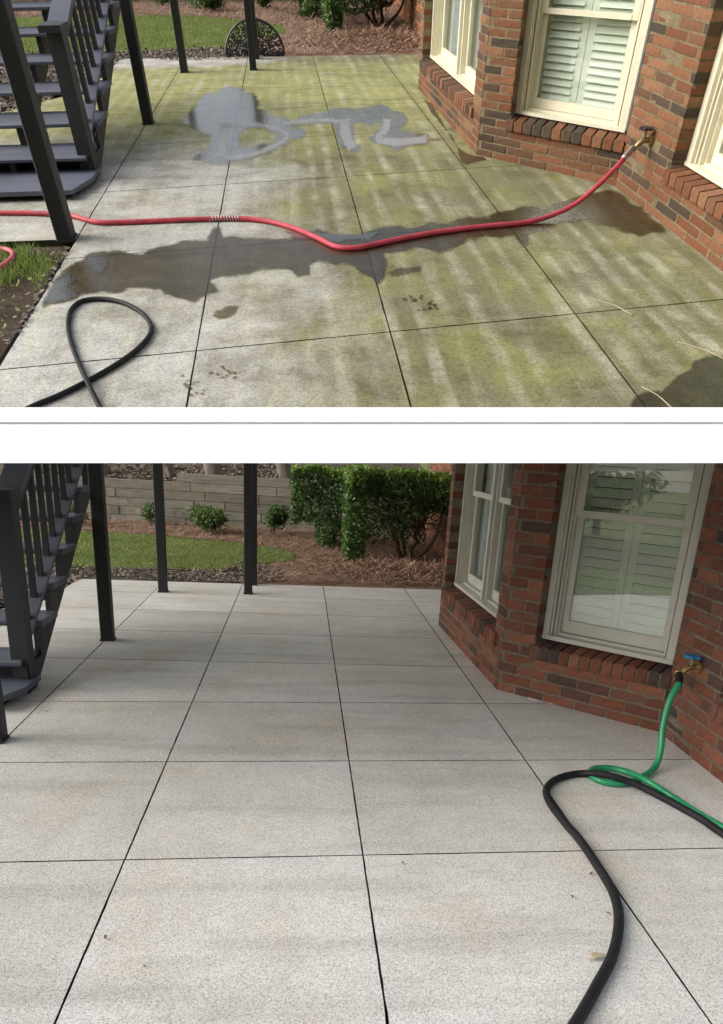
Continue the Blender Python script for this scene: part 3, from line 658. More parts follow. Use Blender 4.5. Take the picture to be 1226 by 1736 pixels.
def leaf(m, p, size, d=None):
    s = size * rnd.uniform(.6, 1.25); u = Vector((rnd.gauss(0, 1), rnd.gauss(0, 1), rnd.gauss(0, .7))).normalized(); w = Vector((rnd.gauss(0, 1), rnd.gauss(0, 1), rnd.gauss(0, 1)))
    if d is not None: w = w * .6 + d * .9
    v = u.cross(w)
    if v.length < 1e-4: return
    v = v.normalized() * s * .3; u = u * s * .5; t = v.cross(u).normalized() * s * .1
    m.poly([p - u, p + v - t * .3, p + u + t, p - v - t * .3])
def limb(m, pl, a, b, r0, r1, wob=.05, n=6):
    a, b = pl.T(a), pl.T(b); pts = []
    for i in range(n + 1):
        t = i / n; w = wob * math.sin(t * math.pi); pts.append(a.lerp(b, t) + Vector((rnd.gauss(0, w), rnd.gauss(0, w), rnd.gauss(0, w * .6))))
    m.tube(pts, lambda t: r0 + (r1 - r0) * t, 6)
def hedge(pl, near):
    up = pl.up; fy, fz = pl.sc[1], pl.sc[2]
    if near:
        base = (1.53, 11.1, gz(0, 11.1)); root = empty(pl, 'clipped_hedge', base, 'square clipped evergreen hedge with bare twisted stems, nearest the brick wall of the %s' % pl.words, 'hedge', 'hedges behind the %s' % pl.words)
        tops = [(.62, 2.1, 10.55, 11.9, .96, 1.27, 6500), (.58, .86, 10.5, 11.9, .06, 1.2, 5200), (.62, 2.08, 11.5, 12.0, .4, 1.2, 2600), (.85, 1.5, 10.75, 11.4, .3, 1.0, 2400), (1.5, 2.1, 10.7, 11.2, .7, 1.0, 1300)]
        st = (1.5, 11.1)
    else:
        base = (.45, 12.6, gz(0, 12.6)); root = empty(pl, 'clipped_hedge', base, 'smaller clipped evergreen hedge, left of the bare stemmed one behind the %s' % pl.words, 'hedge', 'hedges behind the %s' % pl.words)
        tops = [(-.2, .85, 12.1, 13.1, .34, 1.22, 8500), (.2, .8, 12.2, 12.9, .03, .4, 1100)]
        st = (.5, 12.6)
    m, fr = MB(), MB()
    for (x0, x1, y0, y1, z0, z1, n) in tops:
        for _ in range(n):
            x, y, z = rnd.uniform(x0, x1), rnd.uniform(y0, y1), rnd.uniform(z0, z1)
            if near is False or n > 1500:               # push towards the clipped faces
                f = rnd.random()
                if f < .35: y = y0 + abs(rnd.gauss(0, .06))
                elif f < .6: z = z1 - abs(rnd.gauss(0, .05))
                elif f < .75: x = x0 + abs(rnd.gauss(0, .05))
            b = .05 * math.sin(x * 9 + z * 5) + .04 * math.sin(y * 11 + x * 4) + rnd.gauss(0, .018)
            if rnd.random() < .02: z += abs(rnd.gauss(0, .05)) if z > z1 - .1 else 0; y -= abs(rnd.gauss(0, .05))
            p = pl.T((x, y + b, z + b * .4)); (leaf)(fr if (z > z1 - .09 and z1 > 1.1 and rnd.random() < .75) else m, p, .058)  # leaves near the clipped top take the top-lit colour
    build(pl, 'foliage', m, MAT['hedge'], root, raw=True, kind='stuff'); build(pl, 'toplit_foliage', fr, MAT['toplit'], root, raw=True, kind='stuff')
    if near:
        for k in range(3):
            t = MB(); a = (st[0] + (k - 1) * .06, st[1] + rnd.uniform(-.05, .05), base[2] - .03); b = (st[0] + (k - 1.2) * .22, st[1] + rnd.uniform(-.2, .2), .55)
            limb(t, pl, a, b, .042, .022, .03); build(pl, 'stem', t, MAT['twig'], root, raw=True, smooth=True)
        t = MB(); cp = [pl.T(q) for q in ((1.56, 11.0, .0), (1.78, 10.95, .16), (1.93, 10.9, .42), (1.98, 10.9, .8), (2.03, 10.9, 1.1))]
        t.tube(catmull(cp, 6), lambda q: .03 - .016 * q, 7); build(pl, 'bent_stem', t, MAT['twig'], root, raw=True, smooth=True)
        t = MB()
        for k in range(46):
            s0 = (st[0] + rnd.uniform(-.25, .3), st[1] + rnd.uniform(-.25, .1), rnd.uniform(.25, .6)); e0 = (rnd.uniform(.75, 2.05), rnd.uniform(10.62, 11.3), rnd.uniform(.55, 1.15))
            limb(t, pl, s0, e0, .011, .004, .04)
        build(pl, 'twigs', t, MAT['twig'], root, raw=True, kind='stuff')
    else:
        t = MB(); limb(t, pl, (st[0], st[1], base[2] - .03), (st[0] + .05, st[1], .7), .04, .02, .02); build(pl, 'stem', t, MAT['twig'], root, raw=True)
def shrub(pl, x, y, w, h, label, n=1500, kind=0):
    base = (x, y, gz(x, y)); root = empty(pl, 'shrub', base, label, 'shrub', 'low shrubs at the timber wall of the %s' % pl.words)
    m = MB(); fz = pl.sc[2]
    for k in range(9):
        a = rnd.uniform(0, 6.283); r = rnd.uniform(0, .6) * w * .5
        c = (x + math.cos(a) * r, y + math.sin(a) * r * .7, base[2] + h * rnd.uniform(.3, .68)); s = rnd.uniform(.2, .34)
        leafball(m, pl, c, (w * s, w * s, h * s * fz * 1.15), n // 9, .055, .4)
    build(pl, 'foliage', m, MAT['shrub'], root, raw=True, kind='stuff')
    t = MB()
    for k in range(5): limb(t, pl, (x + rnd.gauss(0, .02), y, base[2] - .02), (x + rnd.uniform(-.35, .35) * w, y + rnd.uniform(-.2, .2) * w, base[2] + h * .6), .009, .004, .02)
    build(pl, 'stems', t, MAT['twig'], root, raw=True)
def garden(pl):
    w = pl.words; yend = 15.6
    sheet(pl, 'soil', [(-3.6, 3.0), (-1.66, 3.0), (-1.66, 3.4), (-4.0, 3.4), (-4.4, 5.0), (-2.6, 7.1), (-2.6, 8.45), (3.2, 8.45), (3.2, yend), (-8.0, yend), (-5.2, 8.5), (-3.6, 3.0)] if pl.up else [(-9, -2), (-1.66, -2), (-1.66, 3.4), (-4.4, 3.4), (-4.4, 5.0), (-2.6, 7.1), (-2.6, 8.45), (5, 8.45), (5, yend), (-9, yend)], -.052, MAT['soil'], label='dark garden soil under the beds behind the %s' % w, cat='soil', kind='structure')
    sheet(pl, 'pine_straw_bed', [(-6.8, 12.6), (-3.5, 12.7), (-1.0, 11.9), (-.2, 11.0), (-.75, 9.6), (-.75, 8.45), (3.2, 8.45), (3.2, yend), (-8.0, yend)], -.004, MAT['straw'], label='brown pine straw bed behind the %s' % w, cat='garden bed', kind='structure')
    sheet(pl, 'mulch_strip', [(-5.0, 8.0), (-4.3, 5.3), (-2.62, 7.15), (-2.56, 8.3), (-2.4, 8.3), (-.4, 8.3), (-.5, 9.4), (-1, 9.6), (-5.5, 9.6)], -.004, MAT['mulch'], label='strip of dark leaf mulch between lawn and %s' % w, cat='mulch', kind='structure')
    sheet(pl, 'lawn', LAWN, .006, MAT['turf'], label='short green lawn beyond the mulch strip of the %s' % w, cat='lawn', kind='structure')
    n = 26000
    build(pl, 'grass', scatter(pl, n, LAWN, blade(pl, .02, .05, .006)), MAT['grass'], raw=True, label='short grass blades covering the lawn behind the %s' % w, cat='grass', kind='stuff')
    bed = [(-6.5, 12.95), (-3.5, 12.85), (-1.0, 12.1), (-.1, 11.2), (0, 10.6), (-.5, 9.95), (-.35, 8.75), (2.2, 8.8), (2.5, 13.7), (-6.5, 15.0)]
    build(pl, 'pine_needles', scatter(pl, 15000, bed, needle(pl, .10, .22, .0035, .05)), MAT['needle'], raw=True, label='loose fallen pine needles over the bed behind the %s' % w, cat='pine straw', kind='stuff')
    # tangled heap of straw at the foot of the near hedge
    heap = MB()
    for _ in range(5200):
        x, y = rnd.gauss(1.25, .45), rnd.gauss(9.75, .33); 
        if y < 8.85 or x > 2.2: continue
        hz_ = .12 * math.exp(-((x - 1.25) / .55) ** 2 - ((y - 9.8) / .45) ** 2) * rnd.random()
        q = pl.T((x, y, gz(x, y) + hz_)); a = rnd.uniform(0, 6.283); l = rnd.uniform(.06, .16); d = Vector((math.cos(a), math.sin(a) * .6, rnd.gauss(0, .4))) * l; s = Vector((-d.y, d.x, .2)).normalized() * .004
        heap.poly([q - d - s, q - d + s, q + d + s, q + d - s])
    build(pl, 'straw_heap', heap, MAT['needle'], raw=True, label='heap of pine straw under the bare stemmed hedge of the %s' % w, cat='pine straw', kind='stuff')
    build(pl, 'leaf_litter', scatter(pl, 9000, [(-5, 8.6), (-2.55, 7.1), (-2.45, 8.9), (-1.7, 8.6), (-.5, 8.6), (-.2, 8.9), (-.35, 9.9), (-.8, 10.3), (-1.1, 9.5), (-2.6, 9.4), (-5, 9.4)], chip(pl, .008, .026)), MAT['chip'], raw=True, label='dry leaf chips littering the mulch strip of the %s' % w, cat='leaf litter', kind='stuff')
    build(pl, 'leaf_litter', scatter(pl, 2200, [(-4.6, 4.6), (-3.0, 5.6), (-2.75, 7.2), (-4.8, 8.4)], chip(pl, .015, .05)), MAT['chip'], raw=True, label='dry leaf chips beyond the open treads left of the %s' % w, cat='leaf litter', kind='stuff')
    # retaining wall of stacked timbers
    a, b = Vector(WALL_A), Vector(WALL_B); F = Face(a, b); F.n = Vector((F.d.y, -F.d.x)); 
    if F.n.y > 0: F.n = -F.n
    root = empty(pl, 'timber_wall', ((a.x + b.x) / 2, (a.y + b.y) / 2, 0), 'weathered timber retaining wall at the back of the garden of the %s' % w, 'wall')
    TH = .158; z = .0
    for c in range(6):
        u = -rnd.uniform(0, 1.2)
        if c == 5: u = 4.75
        while u < F.len:
            ln = rnd.uniform(1.3, 2.3); m = MB(); o = rnd.uniform(-.012, .012); e = .006
            F.bx(m, max(u, 0) + e, min(u + ln, F.len) - e, -.16, o, z + c * TH + .004, z + (c + 1) * TH - .004)
            if u + ln > 0: build(pl, 'timber', m, MAT['timber'], root)
            u += ln
    for (u, c) in ((3.45, 3), (3.5, 1), (6.1, 3), (6.15, 1), (4.9, 2), (7.2, 4)):
        m = MB(); F.bx(m, u, u + .15, -.1, .02, c * TH + .004, (c + 1) * TH - .004); build(pl, 'tie_end', m, MAT['timber'], root)
    m = MB(); F.bx(m, 0, F.len, -.4, -.1, -.05, 5 * TH - .03); build(pl, 'backfill', m, MAT['soil'], root)
    hedge(pl, True); hedge(pl, False)
    shrub(pl, -1.62, 13.3, 1.0, .5, 'widest low shrub, left of the paired posts behind the %s' % w, 2400)
    shrub(pl, -.5, 13.35, .55, .58, 'round dark shrub right of the paired posts behind the %s' % w, 1900)
    shrub(pl, -2.72, 14.2, .55, .42, 'thin small shrub against the timber wall behind the %s' % w, 700)
    shrub(pl, .35, 11.95, .45, .4, 'little leafy plant at the foot of the smaller hedge behind the %s' % w, 800)
    shrub(pl, -3.9, 13.6, .5, .4, 'small shrub behind the staircase and first post of the %s' % w, 800)
    # brick side wall beyond the bay, with a downspout
    wa, wb = (2.02, 8.3), (2.2, 14.0); Fw = Face(wb, wa); Fw.n = Vector((-1, 0)); root = empty(pl, 'brick_wall', (2.1, 11, 0), 'brick side wall running back beside the hedge behind the %s' % w, 'wall')
    m = MB(); Fw.bx(m, 0, Fw.len, -.2, -.008, -.1, 1.75); build(pl, 'mortar_backing', m, MAT['mortar_' + pl.k], root)
    m = MB(); nc = 24
    for c in range(nc):
        u = -(c % 2) * BLEN / 2
        while u < Fw.len:
            p, q = max(u, 0), min(u + BLEN - JT, Fw.len)
            if q - p > .02: Fw.bx(m, p, q, -.05, rnd.uniform(-.002, .002), c * COURSE + .004, (c + 1) * COURSE - .007)
            u += BLEN
    build(pl, 'bricks', m, MAT['wallbrick_' + pl.k], root, kind='stuff')
    boxes(pl, 'downspout', MAT['shut'], root, (1.985, 2.03, 9.5, 9.58, 1.05, 1.7))
    if not pl.up:
        wy = lambda x: WALL_A[1] + (x - WALL_A[0]) * (WALL_B[1] - WALL_A[1]) / (WALL_B[0] - WALL_A[0]) + .13
        m = MB(); nx, ny = 26, 12
        for jj in range(ny + 1):
            for ii in range(nx + 1):
                x = -7.0 + 9.6 * ii / nx; y = wy(x) + 5.2 * jj / ny; m.v.append((x, y, .765 + (y - wy(x)) * .13 + (.02 * math.sin(x * 3 + y * 2) if jj else 0)))
        for jj in range(ny):
            for ii in range(nx): a = jj * (nx + 1) + ii; m.f.append((a, a + 1, a + nx + 2, a + nx + 1))
        build(pl, 'mulch_bank', m, MAT['bank'], label='brown mulch bank rising above the timber wall', cat='bank', kind='structure')
        bl = scatter(pl, 5000, [(-5, 15.1), (1.5, 14.1), (1.5, 17), (-5, 17)], lambda m, x, y: chipz(pl, m, x, y))
        build(pl, 'bank_litter', bl, MAT['chip'], raw=True, label='dry chips and needles strewn over the mulch bank', cat='leaf litter', kind='stuff')
        for (xx, yy, r, lab) in ((-3.85, 15.4, .13, 'pale tree trunk on the bank beside the first post'), (-2.62, 15.3, .13, 'grey tree trunk on the bank just right of the slim post'), (-1.72, 14.95, .2, 'thickest tree trunk, growing on the bank mid way between the posts'), (-.38, 14.75, .17, 'tree trunk on the bank right of the paired posts')):
            root = empty(pl, 'tree', (xx, yy, .8), lab, 'tree', 'trees on the mulch bank'); m = MB()
            q = [pl.T((xx + .03 * math.sin(i), yy, .72 + i * .13)) for i in range(10)]; m.tube(q, lambda t: r * (1.25 - .75 * t ** .5), 14)
            build(pl, 'trunk', m, MAT['bark'], root, raw=True, smooth=True)
            for k in range(4):
                m = MB(); a = k * 1.6 + .4; limb(m, pl, (xx + math.cos(a) * r * .6, yy + math.sin(a) * r * .6, 1.0), (xx + math.cos(a) * r * 1.9, yy + math.sin(a) * r * 1.5, .74), .06, .03, .01); build(pl, 'root', m, MAT['bark'], root, raw=True, smooth=True)
def chipz(pl, m, x, y):
    z = .775 + max(0, y - (WALL_A[1] + (x - WALL_A[0]) * (WALL_B[1] - WALL_A[1]) / (WALL_B[0] - WALL_A[0]) + .13)) * .13; q = pl.T((x, y, z)) + Vector((0, 0, rnd.uniform(0, .02))); s = rnd.uniform(.02, .06); a = rnd.uniform(0, 6.283)
    u = Vector((math.cos(a), math.sin(a), rnd.gauss(0, .35))) * s; v = Vector((-math.sin(a), math.cos(a), rnd.gauss(0, .35))) * s * .4; m.poly([q - u, q + v, q + u, q - v])
for k, st in (('L', BR_L), ('U', BR_U)):
    n = NT('wall_brick_' + k); r = island_rand(n); n.pbsdf(n.mix(.5, n.ramp(r, [(p, tuple(v * 1.3 for v in c)) for p, c in st], 'CONSTANT'), n.ramp(n.noise(n.coord(), 20, 4, .7), [(.3, .5), (.7, 1.4)]), 'MULTIPLY'), .88, None, .2); MAT['wallbrick_' + k] = n.m

# ------------------------------------------------------------------ hoses, tap, water, small things
def hose(pl, name, pts, r, mat, label, cat='hose', z=None, base=None, n=8):
    S = [(pl.G(p[0], p[1], (p[2] if len(p) > 2 else 0)) if not isinstance(p, Vector) else p) for p in pts]
    raw = [pl.T(q) + Vector((0, 0, r + .001)) for q in S]; path = catmull(raw, n)
    b = (S[len(S) // 2][0], S[len(S) // 2][1], 0); root = empty(pl, name, b, label, cat)
    m = MB(); m.tube(path, r, 12); build(pl, 'tube', m, mat, root, raw=True, smooth=True); return root, path
def helix(path, r, turns, i0, i1):
    out = []; seg = path[i0:i1 + 1]; N = turns * 10
    for k in range(N + 1):
        t = k / N * (len(seg) - 1); i = min(int(t), len(seg) - 2); c = seg[i].lerp(seg[i + 1], t - i); d = (seg[i + 1] - seg[i]).normalized(); a = d.cross(Vector((0, 0, 1))).normalized(); b = d.cross(a)
        w = 2 * math.pi * turns * k / N; out.append(c + a * r * math.cos(w) + b * r * math.sin(w))
    return out
def faucet(pl, Cf, u, z, handle, label):
    base = Cf.p(u, 0, z); root = empty(pl, 'tap', base, label, 'tap'); n = Vector((Cf.n.x, Cf.n.y, 0)); o = pl.T(base); dn = Vector((0, 0, -1))
    s = Vector((0, -1, 0))
    m = MB(); m.tube([o + n * .002, o + n * .018], .034, 16); build(pl, 'wall_flange', m, MAT['brass'], root, raw=True)
    m = MB(); m.tube(catmull([o, o + n * .05, o + n * .085 + dn * .02, o + n * .115 + dn * .055], 5), .0155, 10); build(pl, 'spout', m, MAT['brass'], root, raw=True, smooth=True)
    m = MB(); m.tube([o + n * .05, o + n * .055 + Vector((0, 0, .052))], .008, 8); build(pl, 'valve_stem', m, MAT['brass'], root, raw=True)
    m = MB(); c = o + n * .056 + Vector((0, 0, .055)); ring = []
    for i in range(24):
        a = 2 * math.pi * i / 24; rr = .042 + .006 * math.cos(6 * a); ring.append(c + n * rr * math.cos(a) + Vector((0, 1, 0)) * rr * math.sin(a))
    k = len(m.v); m.v += [tuple(p) for p in ring] + [tuple(p + Vector((0, 0, .013))) for p in ring]
    m.f.append(tuple(range(24))); m.f.append(tuple(range(24, 48)))
    for i in range(24): m.f.append((i, (i + 1) % 24, 24 + (i + 1) % 24, 24 + i))
    build(pl, 'handle', m, handle, root, raw=True)
    return o + n * .115 + dn * .055
def fract(ring, amp, it=4):
    pts = [Vector(p) for p in ring]
    for k in range(it):
        out = []; amp *= .55
        for i, p in enumerate(pts):
            q = pts[(i + 1) % len(pts)]; mid = (p + q) / 2; d = q - p; out += [p, mid + Vector((-d.y, d.x)) * rnd.uniform(-amp, amp)]
        pts = out
    return pts
def film(pl, name, px, mat, z, label, amp=.16, cat='puddle', group=None, soft=8.0, step=None):
    """a thin sheet over the outline px; its depth fades to nothing over `soft` either side of the rim"""
    P_ = [tuple(Vector(q)[:2]) for q in fract(px, amp, 2)]; n = len(P_); step = step or max(1.2, soft * .55); mg = soft * 1.1
    x0, x1 = min(p[0] for p in P_) - mg, max(p[0] for p in P_) + mg; y0, y1 = min(p[1] for p in P_) - mg, max(p[1] for p in P_) + mg
    nx, ny = max(2, int((x1 - x0) / step)), max(2, int((y1 - y0) / (step * .7)))
    E_ = [(P_[k][0], P_[k][1], P_[(k + 1) % n][0] - P_[k][0], P_[(k + 1) % n][1] - P_[k][1]) for k in range(n)]
    E_ = [(a, b, c, d, c * c + d * d + 1e-9) for a, b, c, d in E_]
    D_, V_ = {}, {}
    def dist(x, y):
        best = 1e9; ins = False
        for a, b, c, d, l in E_:
            t = ((x - a) * c + (y - b) * d) / l; t = 0 if t < 0 else 1 if t > 1 else t
            ex, ey = x - a - t * c, y - b - t * d; e = ex * ex + ey * ey
            if e < best: best = e
            if (b > y) != (b + d > y) and x < a + c * (y - b) / d: ins = not ins
        e = math.sqrt(best); return e if ins else -e
    g_ = [[dist(x0 + (x1 - x0) * i / nx, y0 + (y1 - y0) * j / ny) for i in range(nx + 1)] for j in range(ny + 1)]
    m = MB(); dep = []
    def vid(i, j):
        if (i, j) not in V_:
            V_[i, j] = len(m.v); q = pl.G(x0 + (x1 - x0) * i / nx, y0 + (y1 - y0) * j / ny); m.v.append((q[0], q[1], z)); dep.append(max(0., min(1., .5 + g_[j][i] / (2 * soft))))
        return V_[i, j]
    for j in range(ny):
        for i in range(nx):
            if max(g_[j][i], g_[j][i + 1], g_[j + 1][i], g_[j + 1][i + 1]) > -soft: m.f.append((vid(i, j + 1), vid(i + 1, j + 1), vid(i + 1, j), vid(i, j)))
    o = build(pl, name, m, mat, base=(0, 0, 0), label=label, cat=cat, group=group)
    at_ = o.data.attributes.new('depth', 'FLOAT', 'POINT')
    for k, v in enumerate(dep): at_.data[k].value = v
    return o
def z2(p, ox, oy, s): return [(ox + x / s, oy + y / s) for x, y in p]

def fan_panel(pl):
    a, b = pl.G(383, 95), pl.G(483, 95); cx, cy = (a[0] + b[0]) / 2, (a[1] + b[1]) / 2; Rw = (b[0] - a[0]) / 2; Hh = .53
    root = empty(pl, 'fan_panel', (cx, cy, 0), 'half round black iron scrollwork panel standing at the far edge of the stained patio', 'panel')
    def P(r, th): return pl.T((cx + Rw * r * math.cos(th), cy + .02 * r * math.sin(th), .012 + Hh * r * math.sin(th)))
    def tube(name, pts, r): m = MB(); m.tube(pts, r, 6); return build(pl, name, m, MAT['iron'], root, raw=True)
    tube('rim', [P(.985, math.pi * i / 40) for i in range(41)], .016); tube('inner_arc', [P(.55, math.pi * i / 30) for i in range(31)], .010)
    tube('base_bar', [P(.985, math.pi), P(.985, 0)], .016); tube('hub_arc', [P(.14, math.pi * i / 12) for i in range(13)], .007)
    for k in (1, 2, 3, 5, 6, 7): tube('spoke', [P(.14, math.pi * k / 8), P(.55, math.pi * k / 8)], .008)
    for k in range(1, 5): tube('outer_spoke', [P(.55, math.pi * k / 5), P(.98, math.pi * k / 5)], .009)
    def spiral(r0, t0, s, flip):
        pts = []
        for i in range(26):
            u = i / 25; rr = s * (1 - .78 * u); a_ = flip * (u * 4.2 * math.pi * .72) + t0
            pts.append((rr * math.cos(a_), rr * math.sin(a_)))
        c = (r0[0], r0[1]); return [pl.T((cx + (c[0] + p[0]) * Rw, cy - .004, max(.014, .012 + (c[1] + p[1]) * Hh))) for p in pts]
    for r, num, s in ((.87, 12, .105), (.68, 10, .105), (.40, 8, .095), (.24, 4, .075)):
        for k in range(num):
            th = math.pi * (k + .5) / num; tube('scroll', spiral((r * math.cos(th), r * math.sin(th)), th + (k % 2) * 2.2, s, 1 if k % 2 else -1), .0095)

def upper_extras(pl, Cf):
    tip = faucet(pl, Cf, .30, .49, MAT['iron'], 'dark wall tap with the red hose screwed on, above the stained patio')
    r = .0148
    pts = [(-330, 345), (-200, 352), (-60, 362), (0, 365), (60, 366), (120, 370), (165, 381), (220, 381), (290, 378), (350, 376), (400, 375), (450, 379), (500, 392), (540, 409), (570, 423), (605, 425), (650, 416), (720, 402), (790, 392), (850, 386), (895, 381)]
    S = [pl.G(*p) for p in pts] + [pl.G(937, 369, .03), pl.G(975, 350, .10), pl.G(1010, 322, .21), pl.G(1045, 287, .33)]
    S = [Vector(q) for q in S] + [Vector((tip.x, tip.y / pl.sc[1], tip.z / pl.sc[2]))]
    root, path = hose(pl, 'red_hose', S, r, MAT['red'], 'long red hose from the wall tap across the stained patio past the stairs')
    i0 = 9 * 8 + 1
    m = MB(); m.tube(helix(path, r * 1.12, 10, i0, i0 + 8), .004, 6); build(pl, 'spring_guard', m, MAT['steel'], root, raw=True, smooth=True)
    m = MB(); m.tube(path[-6:], r * 1.25, 12); build(pl, 'coupling', m, MAT['steel'], root, raw=True, smooth=True)
    hose(pl, 'pink_hose', [(-60, 480), (-20, 470), (0, 460), (18, 447), (24, 438), (18, 430), (0, 427), (-30, 428), (-70, 440)], r, MAT['pink'], 'curl of faded pink hose on the grass at the left edge')
    hose(pl, 'black_hose', [(20, 712), (66, 690), (100, 676), (150, 651), (200, 622), (235, 596), (256, 570), (254, 550), (235, 530), (205, 516), (170, 511), (140, 515), (122, 530), (117, 555), (122, 585), (135, 620), (150, 653, .03), (165, 684), (180, 715)], .0115, MAT['black'], 'thin black hose in a crossed loop on the stained patio')
    fan_panel(pl)
    W1 = z2([(60, 560), (110, 500), (150, 465), (240, 438), (320, 450), (390, 480), (405, 510), (395, 540), (430, 560), (520, 585), (560, 600), (630, 640), (640, 665), (590, 690), (480, 690), (500, 660), (430, 636), (330, 640), (300, 690), (310, 730), (420, 715), (560, 700), (480, 745), (380, 785), (270, 795), (220, 815), (150, 805), (80, 795), (100, 770), (160, 740), (180, 690), (90, 640), (40, 610)], 300, 0, 2.919)
    W2 = z2([(560, 612), (680, 565), (760, 545), (860, 540), (930, 535), (1040, 530), (1120, 560), (1140, 600), (1090, 640), (1140, 655), (1226, 665), (1300, 690), (1226, 720), (1080, 740), (980, 710), (950, 680), (1010, 650), (1010, 610), (900, 600), (870, 620), (870, 680), (910, 730), (880, 748), (820, 735), (790, 690), (770, 615), (700, 612)], 300, 0, 2.919)
    film(pl, 'puddle', W1, MAT['pool'], .005, 'shiny grey puddle looping round a dry patch in front of the paired posts', .3, soft=9)
    film(pl, 'puddle', W2, MAT['pool'], .005, 'shiny puddle with two tongues, in front of the double window of the bay', .3, soft=8)
    def stroke(pts, w, lab):
        P_ = catmull([Vector((x, y, 0)) for x, y in z2(pts, 300, 0, 2.919)], 5); l, r_ = [], []
        for i, p in enumerate(P_):
            d = (P_[min(i + 1, len(P_) - 1)] - P_[max(i - 1, 0)]).normalized(); q = Vector((-d.y, d.x, 0)) * w * rnd.uniform(.9, 1.1)
            l.append(tuple((p + q)[:2])); r_.append(tuple((p - q)[:2]))
        film(pl, 'washed_stroke', l + r_[::-1], MAT['washed'], .0065, lab, .06, 'stroke', soft=3.5)
    stroke([(235, 612), (228, 680), (222, 780)], 8, 'upright pale washed stroke inside the looping puddle')
    stroke([(215, 622), (330, 618), (450, 628), (530, 655), (545, 680), (500, 715), (400, 760), (280, 782), (215, 780)], 4.5, 'curved pale washed stroke closing a D shape in the looping puddle')
    stroke([(520, 612), (680, 600), (860, 600)], 4, 'level pale washed stroke between the two far puddles')
    stroke([(830, 600), (840, 680), (870, 740)], 9, 'pale washed stroke running down the left tongue of the right puddle')
    stroke([(1040, 590), (1035, 640), (1000, 690), (1100, 705), (1240, 690)], 7, 'hooked pale washed stroke in the right puddle')
    up_ = z2([(195, 500), (250, 400), (320, 330), (420, 270), (560, 265), (750, 240), (960, 210), (985, 160), (1020, 150), (1030, 200), (1226, 205)], 0, 330, 2.7244)
    up2 = [(520, 393), (560, 398), (620, 395), (700, 388), (760, 380), (828, 369)] + z2([(160, 170), (280, 145), (430, 130), (560, 90), (680, 70), (720, 80), (830, 150), (930, 240), (940, 270), (820, 290), (740, 270), (600, 225), (480, 220), (390, 245), (360, 265), (320, 260), (280, 280), (275, 330), (250, 340), (215, 290), (60, 290)], 800, 300, 2.878)
    lo = z2([(1080, 340), (1000, 370), (830, 360), (720, 375), (735, 420), (720, 500), (690, 525), (640, 480), (600, 460), (580, 430), (530, 420), (450, 415), (365, 420), (360, 480), (300, 490), (270, 455), (130, 450), (0, 480)], 400, 300, 2.878)
    lo2 = z2([(1100, 385), (1050, 375), (970, 400), (1010, 450), (920, 480), (900, 495), (850, 485), (790, 470), (740, 440), (620, 430), (500, 450), (400, 460), (290, 500), (200, 520)], 0, 330, 2.7244)
    film(pl, 'wet_trail', up_ + up2 + lo + lo2, MAT['film'], .004, 'long dark wet trail across the stained patio under the red hose', .26, soft=7)
    film(pl, 'wet_patch', z2([(760, 1140), (790, 1080), (830, 1060), (930, 1050), (980, 1000), (1060, 950), (1090, 900), (1226, 870), (1420, 900), (1420, 1160)], 800, 300, 2.878), MAT['film'], .004, 'dark wet patch in the near right corner of the stained patio')
    film(pl, 'wet_patch', z2([(45, 395), (75, 410), (110, 470), (170, 570), (215, 610), (270, 620), (290, 632), (240, 640), (215, 650), (190, 640), (180, 595), (110, 490)], 700, 0, 2.331), MAT['film'], .004, 'narrow wet patch along the foot of the bay wall', soft=4)
    film(pl, 'splashed_water', z2([(200, 490), (240, 420), (330, 370), (350, 400), (300, 430), (360, 470), (300, 490), (230, 505)], 0, 330, 2.7244), MAT['splash'], .0075, 'glinting splash of water at the left edge of the wet trail', soft=4)
    film(pl, 'splashed_water', z2([(415, 290), (480, 285), (495, 330), (470, 365), (430, 360), (410, 330)], 0, 330, 2.7244), MAT['splash'], .0075, 'small glinting splash inside the wet trail, left of the crossing joints', soft=4)
    film(pl, 'splashed_water', [(480, 392), (545, 398), (600, 400), (640, 395), (625, 408), (570, 412), (540, 408), (500, 404)], MAT['splash'], .0075, 'glinting splash where the red hose bends on the patio', soft=4)
    film(pl, 'damp_mark', z2([(985, 560), (1000, 535), (1040, 522), (1105, 515), (1090, 545), (1060, 570), (1010, 575)], 0, 330, 2.7244), MAT['damp'], .004, 'single damp blot between the black hose and the wet trail', soft=4)
    film(pl, 'damp_mark', z2([(740, 470), (800, 445), (900, 435), (905, 455), (830, 475), (760, 485)], 400, 300, 2.878), MAT['damp'], .004, 'damp smear right of the wet trail below the hose bend', soft=4)
    for (cx, cy, nn) in ((325, 655, 16), (388, 634, 12), (725, 520, 16), (700, 505, 8)):
        for k in range(nn):
            x, y = cx + rnd.gauss(0, 11 if nn > 12 else 9), cy + rnd.gauss(0, 9 if cx < 500 else 4); r = rnd.uniform(2, 4.5)
            film(pl, 'damp_print', [(x + r * math.cos(t) * rnd.uniform(.7, 1.4), y + r * .6 * math.sin(t) * rnd.uniform(.7, 1.3)) for t in [i * 1.047 for i in range(6)]], MAT['damp'], .004, 'tiny damp print, one of the clustered spots on the stained patio', .1, 'print', 'damp prints on the stained patio', 1.6)
    for (a, b, lab) in (((1007, 508), (1072, 535), 'pale dry twig lying across the joint near the bay'), ((1148, 580), (1240, 616), 'pale dry twig at the right edge above the wet patch'), ((1087, 656), (1140, 694), 'pale dry twig on the edge of the near wet patch')):
        hose(pl, 'twig', [a, ((a[0] + b[0]) / 2 + 2, (a[1] + b[1]) / 2 - 3), b], .0019, MAT['straw_twig'], lab, 'twig')
